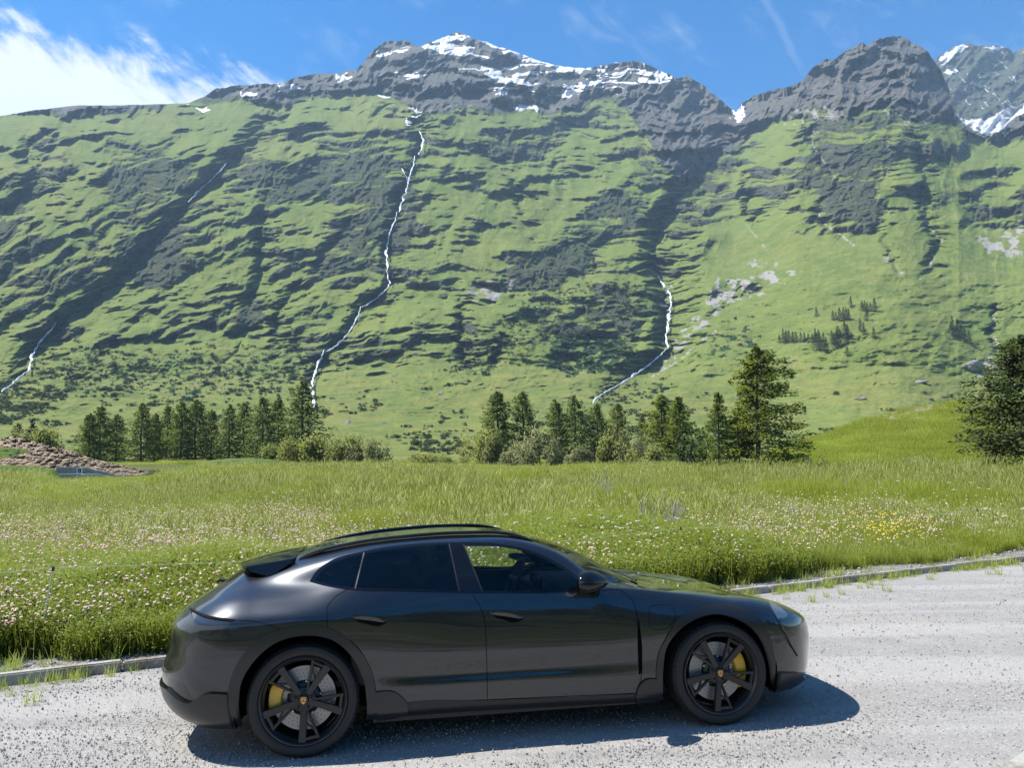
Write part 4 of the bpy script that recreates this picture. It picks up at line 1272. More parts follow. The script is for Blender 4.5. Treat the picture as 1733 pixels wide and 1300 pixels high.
def in_poly(P, poly):
    x, y = P[:, 0], P[:, 1]; c = np.zeros(len(P), bool)
    x0, y0 = poly[:, 0], poly[:, 1]; x1, y1 = np.roll(x0, -1), np.roll(y0, -1)
    for a, b_, c_, d_ in zip(x0, y0, x1, y1):
        if b_ == d_: continue
        hit = ((b_ > y) != (d_ > y)) & (x < (c_ - a) * (y - b_) / (d_ - b_) + a)
        c ^= hit
    return c

# ---- outlines traced from the photograph ---------------------------------
O = {}
def arch(pts):
    q = polyline_uv(pts); return np.concatenate([q, [[q[-1, 0], 0.0], [q[0, 0], 0.0]]])
O['arch_r'] = arch([(402,1206),(409,1154),(433,1116),(468,1088),(516,1076),(565,1085),(599,1116),(616,1154),(621,1190)])
O['arch_f'] = arch([(1121,1180),(1122,1130),(1128,1095),(1148,1068),(1176,1049),(1211,1040),(1245,1047),(1280,1071),(1299,1109),(1306,1145),(1307,1165)])
O['clad_r'] = arch([(387,1200),(386,1175),(398,1130),(426,1092),(474,1066),(516,1059),(558,1064),(592,1085),(620,1118),(630,1140),(636,1174),(637,1200)])
O['clad_f'] = arch([(1110,1180),(1110,1151),(1114,1109),(1131,1074),(1148,1047),(1180,1030),(1214,1023),(1252,1028),(1281,1043),(1301,1075),(1309,1106),(1311,1165)])
O['win_f'] = outline([(787,925),(844,926),(903,939),(943,959),(968,976),(990,994)],[(990,994),(960,999.5),(817,1000.5)],[(817,1000.5),(787,925)])
O['win_r'] = outline([(618,938),(675,928),(757,922.5)],[(757,922.5),(775,1000)],[(775,1000),(603,995.5)],[(603,995.5),(618,938)])
O['win_q'] = outline([(534,983),(541,971),(562,955),(614,939)],[(614,939),(599,995)],[(599,995),(560,990.5),(534,983)])
O['dlo'] = outline([(524,985),(532,971),(557,951),(616,933.5),(675,923.5),(758,918.5),(844,921),(907,935),(947,955),(975,974),(1008,997)],[(1008,997),(965,1002),(817,1003.5),(690,1001.5),(587,998.5),(545,991),(524,985)])
O['door_r'] = outline([(587,998.5),(564,1014),(555,1026),(553.5,1050),(559,1082)],[(559,1082),(592,1085),(620,1118),(630,1140),(637,1174)],[(637,1174),(672,1174),(689,1190)],[(689,1190),(825,1185)],[(825,1185),(823,1102),(817.5,1040),(799,1003.5)],[(799,1003.5),(700,1001.5),(587,998.5)])
O['door_f'] = outline([(799,1003.5),(817.5,1040),(823,1102),(825,1185)],[(825,1185),(1077,1174)],[(1077,1174),(1085,1147),(1083,1085),(1081,1061),(1077.5,1037),(1069,1016),(1048,998)],[(1048,998),(965,1002.5),(799,1003.5)])
O['vent'] = outline([(1081.5,1050),(1087,1100),(1086,1140)],[(1086,1140),(1081,1143)],[(1081,1143),(1079,1095),(1079,1050)],[(1079,1050),(1081.5,1050)])
O['flap'] = outline([(1098,1046),(1098,1034),(1102,1027),(1118,1024.5),(1134,1026),(1142,1034),(1143.5,1042),(1138,1055),(1128,1064),(1112,1066),(1101,1062),(1098,1046)])
O['tail_lamp'] = outline([(323,1033),(345,1044),(397,1050)],[(397,1050),(383,1059),(352,1057.5),(325,1047)],[(325,1047),(323,1033)])
O['head_lamp'] = outline([(1300,1016),(1312,1022),(1324,1031),(1336,1043)],[(1336,1043),(1326,1048),(1316,1048)],[(1316,1048),(1306,1030),(1300,1016)])
O['skirt_r'] = outline([(618,1173.5),(672,1173.5),(689,1190)],[(689,1190),(692,1206)],[(692,1206),(622,1226)],[(622,1226),(618,1173.5)])
O['skirt_f'] = outline([(1076,1178),(1082,1160),(1090,1152),(1130,1152)],[(1130,1152),(1132,1189)],[(1132,1189),(1073,1192)],[(1073,1192),(1076,1178)])
O['rocker'] = outline([(622,1206),(689,1190),(825,1185.5),(1077,1174.5),(1130,1170)],[(1130,1170),(1130,1191)],[(1130,1191),(862,1204),(622,1226)],[(622,1226),(622,1206)])

def uvpoly(*pts):
    """polygon given directly in (u, t); edges resampled"""
    out = []
    n = len(pts)
    for i in range(n):
        a = np.array(pts[i], float); b_ = np.array(pts[(i + 1) % n], float)
        kk = max(2, int(np.linalg.norm((b_ - a) * [1, 2.3]) / .04))
        out += [a + (b_ - a) * t for t in np.linspace(0, 1, kk, endpoint=False)]
    return np.array(out)
O['screen'] = uvpoly((1.62,.838),(1.66,.90),(1.69,1.0),(2.46,1.0),(2.42,.88),(2.345,.80),(2.24,.80),(2.12,.805),(1.95,.812),(1.78,.822))
O['roof_glass'] = uvpoly((.30,.865),(.30,1.0),(1.56,1.0),(1.53,.865))
_rg = -.35 - 1.25
O['rear_glass'] = uvpoly((_rg,.80),(_rg,1.0),(_rg+.95,1.0),(_rg+.93,.86),(_rg+.72,.80))
O['cowl'] = uvpoly((2.46,1.0),(2.42,.88),(2.345,.80),(2.40,.775),(2.47,.86),(2.515,1.0))
_fb = UHI
O['hood'] = uvpoly((2.515,1.0),(2.47,.86),(2.40,.775),(2.55,.735),(2.9,.735),(3.2,.735),(3.6,.74),(_fb-.35,.735),(_fb,.735),(_fb,1.0))
O['intake'] = uvpoly((_fb-.52,.20),(_fb-.42,.34),(_fb,.34),(_fb,.17),(_fb-.45,.17))
O['lip_f'] = uvpoly((3.32,0.0),(3.32,.19),(3.55,.18),(3.8,.10),(_fb,.09),(_fb,0.0))
O['bumper_trim_r'] = np.array([inv(*q) for q in spl([(400,1176.5),(375,1174),(346,1175),(336,1181),(322,1189),(308,1184),(297,1176),(286,1165)])])
O['bumper_trim_r'] = np.concatenate([O['bumper_trim_r'], uvpoly_ if False else np.array([[_rg, O['bumper_trim_r'][-1, 1]], [_rg, 0.0], [O['bumper_trim_r'][0, 0], 0.0]])])

TS = 2.3   # metres per unit of t, for well-shaped triangles
def build_cdt():
    pts, edges = [], []
    def add_loop(P, closed=True):
        k = len(pts)
        for q in P: pts.append((q[0], q[1] * TS))
        n = len(P)
        for i in range(n - (0 if closed else 1)): edges.append((k + i, k + (i + 1) % n))
    for k, v in O.items():
        v = v.copy(); v[:, 1] = np.clip(v[:, 1], 0, 1); v[:, 0] = np.clip(v[:, 0], ULO, UHI)
        O[k] = v
        add_loop(v)
    # domain border and inner points
    us = np.concatenate([np.linspace(ULO, -.36, 60), np.linspace(-.35, 3.1, 150), np.linspace(3.11, UHI, 60)])
    ts = np.linspace(0, 1, 66)
    add_loop(np.array([(u, 0) for u in us] + [(UHI, t) for t in ts[1:]] + [(u, 1) for u in us[::-1][1:]] + [(ULO, t) for t in ts[::-1][1:-1]]))
    loops = np.array(pts)
    cell = {(int(p[0] / .012), int(p[1] / .012)) for p in loops}
    for u in us[1:-1]:
        for t in ts[1:-1]:
            k = (int(u / .012), int(t * TS / .012))
            if k in cell: continue
            pts.append((u, t * TS))
    r = delaunay_2d_cdt([Vector(p) for p in pts], edges, [], 0, 1e-5)
    V = np.array([(v.x, v.y / TS) for v in r[0]]); F = np.array([f for f in r[2] if len(f) == 3])
    return V, F
_V, _F = build_cdt()
_C = _V[_F].mean(1)
lab = np.full(len(_F), '', dtype='<U16')
free = np.ones(len(_F), bool)
def claim(name, *polys, only=None):
    global free
    mk = np.zeros(len(_F), bool)
    for p in polys: mk |= in_poly(_C, O[p])
    mk &= free
    if only is not None: mk &= only
    lab[mk] = name; free &= ~mk
low = _C[:, 1] < .62
claim('hole', 'arch_r', 'arch_f', only=low)
claim('clad_r', 'clad_r', only=low & (_C[:, 0] < 1)); claim('clad_f', 'clad_f', only=low & (_C[:, 0] > 2))
claim('win_f', 'win_f'); claim('win_r', 'win_r'); claim('win_q', 'win_q'); claim('dlo', 'dlo')
claim('tail_lamp', 'tail_lamp'); claim('head_lamp', 'head_lamp')
claim('screen', 'screen'); claim('roof_glass', 'roof_glass'); claim('rear_glass', 'rear_glass'); claim('cowl', 'cowl')
claim('vent', 'vent'); claim('flap', 'flap')
claim('skirt_r', 'skirt_r'); claim('skirt_f', 'skirt_f'); claim('rocker', 'rocker')
claim('door_r', 'door_r'); claim('door_f', 'door_f')
claim('intake', 'intake'); claim('lip_f', 'lip_f'); claim('trim_r', 'bumper_trim_r')
claim('hood', 'hood')
cx_ = g_lookup(_G, _C)
mk = free & (cx_[:, 0] > 3.27) & (cx_[:, 2] < .80); lab[mk] = 'bumper_f'; free &= ~mk
_tl = O['tail_lamp']; _tlz = cx_[:, 2]
mk = free & (_C[:, 0] < -.42) & (_tlz < .86) ; lab[mk] = 'bumper_r'; free &= ~mk
lab[free] = 'body'

car = empty('car', (CAR_X, CAR_Y, 0), CAR_YAW)
car.matrix_world = (Matrix.Translation((CAR_X, CAR_Y, 0)) @ Matrix.Rotation(CAR_YAW, 4, 'Z') @ Matrix.Translation((0, -.955, 0))
                    @ Matrix.Rotation(CAR_ROLL, 4, 'X') @ Matrix.Translation((0, .955, 0)))
tag(car, 'dark grey metallic sporty estate car parked on the gravel', 'car')

def panel(name, key, mat, parent, off=0.0, both=True, sides=(-1, 1), thick=0.0):
    """one mesh per flank, or one mesh over both"""
    sel = _F[np.isin(lab, key if isinstance(key, (list, tuple)) else [key])]
    if not len(sel): return []
    idx, invx = np.unique(sel, return_inverse=True); f = invx.reshape(-1, 3)
    res = []
    VV, NN, FF = [], [], []
    for sd in sides:
        P, Nn = S(_V[idx], off, sd)
        ff = f.copy()
        a, b_, c_ = P[ff[:, 0]], P[ff[:, 1]], P[ff[:, 2]]
        fn = np.cross(b_ - a, c_ - a); fl = (fn * (Nn[ff[:, 0]] + Nn[ff[:, 1]] + Nn[ff[:, 2]])).sum(1) < 0
        ff[fl] = ff[fl][:, ::-1]
        if thick:
            # turned-in rim so the panel has a visible edge
            e = np.concatenate([ff[:, [0, 1]], ff[:, [1, 2]], ff[:, [2, 0]]])
            es = {tuple(x) for x in e.tolist()}
            border = [(p, q) for p, q in e.tolist() if (q, p) not in es]
            bi = sorted({v for pq in border for v in pq}); mp = {v: len(P) + n_ for n_, v in enumerate(bi)}
            Pb = P[bi] - Nn[bi] * thick
            P = np.concatenate([P, Pb]); Nn = np.concatenate([Nn, Nn[bi]])
            extra = []
            for p, q in border: extra += [(q, p, mp[p]), (q, mp[p], mp[q])]
            ff = np.concatenate([ff, np.array(extra)])
        if both:
            FF.append(ff + sum(len(x) for x in VV)); VV.append(P); NN.append(Nn)
        else:
            res.append(mesh_obj(name, P, ff, mat, parent, normals=Nn))
    if both:
        res.append(mesh_obj(name, np.concatenate(VV), np.concatenate(FF), mat, parent, normals=np.concatenate(NN)))
    return res

def ribbon(name, lines, mat, parent, half=0.0022, off=0.0012, sides=(-1,), closed=False):
    mb = MB()
    for sd in sides:
        for uv in lines:
            P, Nn = S(uv, off, sd)
            n = len(P)
            if closed: T = np.roll(P, -1, 0) - np.roll(P, 1, 0)
            else: T = np.gradient(P, axis=0)
            B = np.cross(T, Nn); B /= np.maximum(np.linalg.norm(B, axis=1, keepdims=True), 1e-9)
            k = len(mb.v)
            for p, b_ in zip(P, B): mb.v.append(tuple(p + b_ * half)); mb.v.append(tuple(p - b_ * half))
            for i in range(n if closed else n - 1):
                j = (i + 1) % n
                mb.f.append([k + 2*i, k + 2*i + 1, k + 2*j + 1, k + 2*j])
    return mesh_obj(name, mb.v, mb.f, mat, parent)

panel('body', ['body'], M_paint, car)
hood = panel('hood', 'hood', M_paint, car)[0]
panel('front_bumper', 'bumper_f', M_paint, car)
panel('rear_bumper', 'bumper_r', M_paint, car)
panel('rear_diffuser', 'trim_r', M_satin, car, off=.022, thick=.035)
panel('front_lip', 'lip_f', M_satin, car, off=.020, thick=.03)
panel('air_intake', 'intake', M_plastic, car, off=-.03)
panel('windscreen', 'screen', M_screen, car)
panel('roof_panel', 'roof_glass', M_gloss, car)
panel('rear_window', 'rear_glass', M_tint, car)
panel('cowl', 'cowl', M_plastic, car, off=-.012)
panel('window_surround', 'dlo', M_gloss, car, both=False, off=.001)
panel('quarter_window', 'win_q', M_tint, car, both=False)
panel('wheel_arch_trim', 'clad_r', M_satin, car, both=False, off=.010, thick=.03)
panel('wheel_arch_trim', 'clad_f', M_satin, car, both=False, off=.010, thick=.03)
panel('sill', 'rocker', M_plastic, car, both=False, off=.004, thick=.02)
panel('side_skirt', 'skirt_r', M_satin, car, both=False, off=.018, thick=.03)
panel('side_skirt', 'skirt_f', M_satin, car, both=False, off=.018, thick=.03)
panel('tail_lamp', 'tail_lamp', M_lens, car, both=False, off=-.004)
for o in panel('headlamp', 'head_lamp', M_lampglass, car, both=False, off=.001): pass
panel('fender_vent', 'vent', M_seam, car, both=False, off=-.01)
panel('charge_flap', 'flap', M_paint, car, both=False, off=.0005)
doors = {}
for key, wk, wm in (('door_f', 'win_f', M_glass), ('door_r', 'win_r', M_tint)):
    ds = panel('door', key, M_paint, car, both=False)
    for sd, d in zip((-1, 1), ds):
        doors[key, sd] = d
        panel('door_window', wk, wm, d, both=False, sides=(sd,))

# panel gaps
def L_(*p): return polyline_uv(list(p))
for key in ('door_f', 'door_r'):
    for sd in (-1, 1): ribbon('panel_gap', [O[key]], M_seam, doors[key, sd], sides=(sd,), closed=True)
ribbon('panel_gap', [O['flap']], M_seam, car, closed=True, half=.0016)
seams = [L_((396,1050),(430,1052),(455,1058),(474,1066)), L_((322,1028),(345,1040),(396,1049)),
         np.array([[u, .735] for u in np.linspace(2.55, UHI, 60)]),
         O['hood'][:12],
         L_((1304,1020),(1313,1045),(1325,1075),(1345,1105))]
for sm in seams:
    for sd in (-1, 1): ribbon('panel_gap', [sm], M_seam, car, sides=(sd,), half=.0018)
# bright sharp edge between window divider parts
for dv in (L_((616,936),(601,997)), L_((760,921),(777.5,1001.5)), L_((784.5,922),(817,1002))):
    for sd in (-1, 1): ribbon('window_divider', [dv], M_plastic, car, sides=(sd,), half=.004, off=.002)

for sd in (-1, 1): ribbon('tail_lamp_band', [L_((321,1031),(345,1043),(372,1048),(397,1050.5))], M_seam, car, half=.007, off=.002, sides=(sd,))
# ---- roof rails -----------------------------------------------------------
for sd in (-1, 1):
    mb = MB()
    us = np.linspace(-.08, 1.62, 26); pts = []
    for u in us:
        t = .853 if u < 1.3 else .853 - .012 * ((u - 1.3) / .32)
        P, Nn = S(np.array([[u, t]]), .0, sd)
        e = min((u + .08) / .22, (1.62 - u) / .30, 1)
        lift = .016 * math.sin(max(e, 0) * math.pi / 2)
        pts.append(P[0] + Nn[0] * lift + np.array([0, 0, .002]))
    sec = [(-.020, -.010), (-.022, .008), (-.012, .014), (.010, .014), (.020, .006), (.020, -.012)]
    k = len(mb.v)
    for i, p in enumerate(pts):
        s_ = .45 if i in (0, len(pts) - 1) else 1
        for a, c_ in sec: mb.v.append((p[0], p[1] + a * s_ * -sd, p[2] + c_ * s_))
    n = len(sec)
    for i in range(len(pts) - 1):
        for j in range(n): mb.f.append([k + i*n + j, k + i*n + (j+1) % n, k + (i+1)*n + (j+1) % n, k + (i+1)*n + j])
    mb.f.append([k + j for j in range(n)]); mb.f.append([k + (len(pts)-1)*n + j for j in range(n)][::-1])
    mb.build('roof_rail', M_gloss, car, smooth=True, auto=50)
    # grooved seat under the rail
    ribbon('rail_channel', [np.array([[u, .845 if u < 1.3 else .845 - .012 * ((u - 1.3) / .32)] for u in us])], M_seam, car, half=.012, off=.0015, sides=(sd,))

# ---- rear spoiler ----------------------------------------------------------
def spoiler():
    rows = []
    ny = 17
    for k in range(ny):
        a = -1 + 2 * k / (ny - 1)                       # across
        y = .565 * a
        e = abs(a)
        xf, zf = -.085 - .03 * e * e, 1.283 - .052 * e ** 2.2
        xr, zr = -.53 + .085 * e ** 3, 1.197 - .012 * e ** 4
        top = [(xf + (xr - xf) * s, y, zf + (zr - zf) * s + .010 * math.sin(math.pi * s)) for s in np.linspace(0, 1, 9)]
        lip = [(xr + .004, y, zr - .020)]
        bot = [(xr + .05, y, zr - .032), (xf - .12, y, zf - .075), (xf - .02, y, zf - .05)]
        rows.append(top + lip + bot)
    n = len(rows[0]); mb = MB()
    for r in rows: mb.v += r
    for i in range(ny - 1):
        for j in range(n): mb.f.append([i*n + j, i*n + (j+1) % n, (i+1)*n + (j+1) % n, (i+1)*n + j])
    mb.f.append(list(range(n))); mb.f.append([(ny-1)*n + j for j in range(n)][::-1])
    sp = mb.build('rear_spoiler', M_gloss, car, smooth=True, auto=40)
    for sd in (-1, 1):                                 # side plate that runs down beside the rear glass
        v = []
        for off in (0, .018):
            for x, z, y in ((-.10, 1.245, .585), (-.44, 1.195, .560), (-.40, 1.160, .585), (-.27, 1.125, .625), (-.16, 1.19, .612)):
                v.append((x, sd * (y - off), z))
        f = [(0, 1, 2, 3, 4), (9, 8, 7, 6, 5)] + [(i, (i+1) % 5, 5 + (i+1) % 5, 5 + i) for i in range(5)]
        MB().add(v, f).build('spoiler_side_plate', M_gloss, sp, bevel=.003)
    return sp
spoiler()
# wiper
MB().tube([(-.66, -.02, 1.045), (-.71, -.02, 1.058), (-.735, -.02, 1.045)], [.018, .016, .01], 8).tube([(-.71, -.02, 1.058), (-.63, -.22, 1.078)], [.008, .005], 6).build('rear_wiper', M_plastic, car, smooth=True)
for a_, c_ in (((2.30, .05, 1.045), (2.43, -.55, .985)), ((2.34, .62, .99), (2.42, .05, 1.0))):
    MB().tube([c_, (np.array(a_) + np.array(c_)) / 2 + [0, 0, .012], a_], [.008, .007, .005], 6).build('windscreen_wiper', M_plastic, car, smooth=True)

# ---- headlamp inner, intake fins --------------------------------------------
for sd in (-1, 1):
    uv = np.array([inv(*q) for q in ((1316, 1026), (1335, 1042), (1327, 1048), (1319, 1048))])
    P, Nn = S(uv, .004, sd)
    mesh_obj('headlamp_mask', P, [(0, 1, 2, 3) if sd < 0 else (3, 2, 1, 0)], M_lens, car)
# bumper crease in front: vertical air blade
for sd in (-1, 1):
    uv = np.array([inv(*q) for q in spl([(1318, 1050), (1328, 1072), (1340, 1095), (1349, 1110)])])
    w_ = np.linspace(.004, .010, len(uv))
    P, Nn = S(uv, .003, sd)
    mb = MB(); mb.tube([tuple(p) for p in P], [.004 + .004 * i / len(P) for i in range(len(P))], 6)
    mb.build('air_blade', M_gloss, car, smooth=True)

# ---- mirrors -----------------------------------------------------------------
def mirror(sd):
    root_uv = np.array([inv(1012, 1003)])
    base, _ = S(root_uv, 0, sd); base = base[0]
    c0 = np.array([1.935, sd * 1.005, 1.04])
    bm = bmesh.new()
    bmesh.ops.create_uvsphere(bm, u_segments=28, v_segments=18, radius=1)
    for v in bm.verts:
        x, y, z = v.co
        # rounded wedge: blunt behind (glass side), tapering forward
        k = 1.0 - .34 * max(x, 0) ** 1.4
        zz = z * (.086 if z > 0 else .068) * k
        xx = x * (.140 if x > 0 else .09)
        yy = y * .108 * k
        if x < -.35: xx = -.068 + (x + .35) * .02
        v.co = Vector(c0 + np.array([xx + .035 * (y * -sd) * 1.0, yy, zz]))
    me = bpy.data.meshes.new('mirror'); bm.to_mesh(me); bm.free()
    me.polygons.foreach_set('use_smooth', np.ones(len(me.polygons), bool)); me.materials.append(M_gloss)
    o = bpy.data.objects.new('mirror', me); link(o, car)
    mb = MB(); e = np.array([1.985, sd * .97, .985])
    mb.tube([(1.955, sd * 1.0, .992), (1.97, sd * .955, .972), (2.0, sd * .90, .955)], [.034, .030, .036], 10)
    mb.build('mirror_foot', M_gloss, o, smooth=True)
    v = [(1.862 + .035 * math.cos(a) * .95, sd * .995 + .082 * math.cos(a) * -sd, 1.037 + .055 * math.sin(a)) for a in np.linspace(0, 2 * math.pi, 20, endpoint=False)]
    mesh_obj('mirror_glass', v, [list(range(20))], M_mirrorglass, o)
mirror(-1); mirror(1)

# ---- door handles --------------------------------------------------------------
for key, (x0, y0, x1, y1) in (('door_r', (598, 1044, 655, 1051)), ('door_f', (830, 1037, 886, 1045))):
    top = [(x0, y0 - 2), ((x0 + x1) / 2, (y0 + y1) / 2 - 5), (x1, y1 - 1.5)]
    for sd in (-1, 1):
        uvt = np.array([inv(*q) for q in spl(top, 4)])
        P, Nn = S(uvt, .012, sd)
        mb = MB(); n = len(P)
        hgt = [.012 + .020 * math.sin(math.pi * min(1, (i + .6) / (n - 1) * .95)) ** .6 for i in range(n)]
        sec = lambda p, nn, h_: [p + nn * -.012, p + nn * .006, p + nn * .008 + np.array([0, 0, -h_ * .55]), p + nn * .0 + np.array([0, 0, -h_]), p + nn * -.016 + np.array([0, 0, -h_])]
        for p, nn, h_ in zip(P, Nn, hgt): mb.v += [tuple(q) for q in sec(p, nn, h_)]
        for i in range(n - 1):
            for j in range(5): mb.f.append([i*5 + j, i*5 + (j+1) % 5, (i+1)*5 + (j+1) % 5, (i+1)*5 + j])
        mb.f.append([0, 1, 2, 3, 4]); mb.f.append([(n-1)*5 + j for j in (4, 3, 2, 1, 0)])
        mb.build('handle', M_paint, doors[key, sd], smooth=True, auto=40)
        # recess behind the handle
        low_ = [(x0 + 3, y0 + 3), ((x0 + x1) / 2, (y0 + y1) / 2 + 9.5), (x1 - 6, y1 + 8)]
        uvb = np.array([inv(*q) for q in spl([(x0 + 2, y0), (x0 + 9, y0 + 9), (x0 + 20, y0 + 12), (x1 - 12, y1 + 9), (x1 - 1, y1 + 4)], 3)])
        P2, N2 = S(uvb, .0016, sd); P1, N1 = S(uvt, .0016, sd)
        vv = [tuple(p) for p in P1] + [tuple(p) for p in P2[::-1]]
        mesh_obj('handle_recess', vv, [list(range(len(vv))) if sd < 0 else list(range(len(vv)))[::-1]], M_seam, doors[key, sd])

# ---- underbody, wheel wells, interior --------------------------------------------
mb = MB(); mb.box((.45, -.86, .17), (2.44, .86, .34)); mb.box((-.60, -.60, .30), (3.40, .60, .55))
for ua, ub in ((ULO, -.47), (3.36, UHI)):
    us = np.linspace(ua, ub, 40); k = len(mb.v)
    for sd in (-1, 1):
        P, _ = S(np.stack([us, us * 0 + .004], -1), -.004, sd); mb.v += [tuple(p) for p in P]
    for i in range(39): mb.f.append([k + i, k + i + 1, k + 40 + i + 1, k + 40 + i])
mb.build('underbody', M_plastic, car)
for xc, sgn in ((0, -1), (0, 1), (2.904, -1), (2.904, 1)):
    mb = MB(); n = 30
    for i in range(n + 1):
        a = -.35 + (math.pi + .70) * i / n
        x, z = xc + .445 * math.cos(a), .36 + .455 * math.sin(a)
        mb.v.append((x, sgn * .925, z)); mb.v.append((x, sgn * .62, z))
    mb.v.append((xc, sgn * .62, .36)); c0 = len(mb.v) - 1
    for i in range(n):
        mb.f.append([2*i, 2*i + 1, 2*i + 3, 2*i + 2]); mb.f.append([2*i + 1, c0, 2*i + 3])
    mesh_obj('wheel_well', mb.v, mb.f, M_seam, car)
# dashboard, seats, steering wheel
MB().hexa([(1.72, -.76, .70), (2.22, -.76, .70), (2.22, .76, .70), (1.72, .76, .70), (1.80, -.72, .955), (2.24, -.70, .945), (2.24, .70, .945), (1.80, .72, .955)]).build('dashboard', M_interior, car, bevel=.04, seg=3)
MB().box((-.3, -.80, .40), (2.0, .80, .44)).box((-.55, -.70, .80), (.12, .70, .84)).build('cabin_floor', M_interior, car)
for sd in (-1, 1):
    MB().hexa([(.30, sd * .80, .42), (2.2, sd * .80, .42), (2.2, sd * .86, .42), (.30, sd * .86, .42), (.30, sd * .82, .97), (2.15, sd * .82, .955), (2.15, sd * .88, .955), (.30, sd * .88, .97)]).build('door_lining', M_interior, car, bevel=.01)
def seat(x, y, rear=False):
    mb = MB(); w_ = .25
    t_ = .16
    mb.hexa([(x - .05, y - w_, .44), (x + .50, y - w_, .44), (x + .50, y + w_, .44), (x - .05, y + w_, .44), (x - .05, y - w_, .60), (x + .52, y - w_, .64), (x + .52, y + w_, .64), (x - .05, y + w_, .60)])
    mb.hexa([(x - .02, y - w_, .56), (x + .12, y - w_, .56), (x + .12, y + w_, .56), (x - .02, y + w_, .56), (x - .25, y - w_ * .8, 1.00), (x - .14, y - w_ * .8, 1.02), (x - .14, y + w_ * .8, 1.02), (x - .25, y + w_ * .8, 1.00)])
    mb.hexa([(x - .24, y - .12, 1.00), (x - .15, y - .12, 1.01), (x - .15, y + .12, 1.01), (x - .24, y + .12, 1.00), (x - .30, y - .10, 1.18 if not rear else 1.12), (x - .21, y - .10, 1.19 if not rear else 1.13), (x - .21, y + .10, 1.19 if not rear else 1.13), (x - .30, y + .10, 1.18 if not rear else 1.12)])
    mb.build('seat', M_interior, car, bevel=.035, seg=3)
seat(1.02, -.37); seat(1.02, .37); seat(.22, -.36, True); seat(.22, .36, True)
mb = MB(); cpt = Vector((1.64, .37, .93)); ax = Vector((-.90, 0, .42)).normalized()
e1 = ax.cross(Vector((0, 1, 0))).normalized(); e2 = Vector((0, 1, 0))
ring = [tuple(cpt + (e1 * math.cos(a) + e2 * math.sin(a)) * .180) for a in np.linspace(0, 2 * math.pi, 33)]
mb.tube(ring, .016, 8, cap=False)
for a in (0, math.pi / 2, -math.pi / 2): mb.tube([tuple(cpt), tuple(cpt + (e1 * -math.cos(a) + e2 * math.sin(a)) * .175)], [.035, .014], 8)
mb.tube([tuple(cpt), tuple(cpt - ax * .25)], .04, 8)
mb.build('steering_wheel', M_interior, car, smooth=True)
MB().box((1.74, -.22, .90), (1.765, .20, 1.0)).build('dashboard_screen', M_gloss, car, bevel=.006)
MB().box((1.86, -.13, 1.195), (1.885, .13, 1.255)).build('rear_view_mirror', M_gloss, car, bevel=.01)

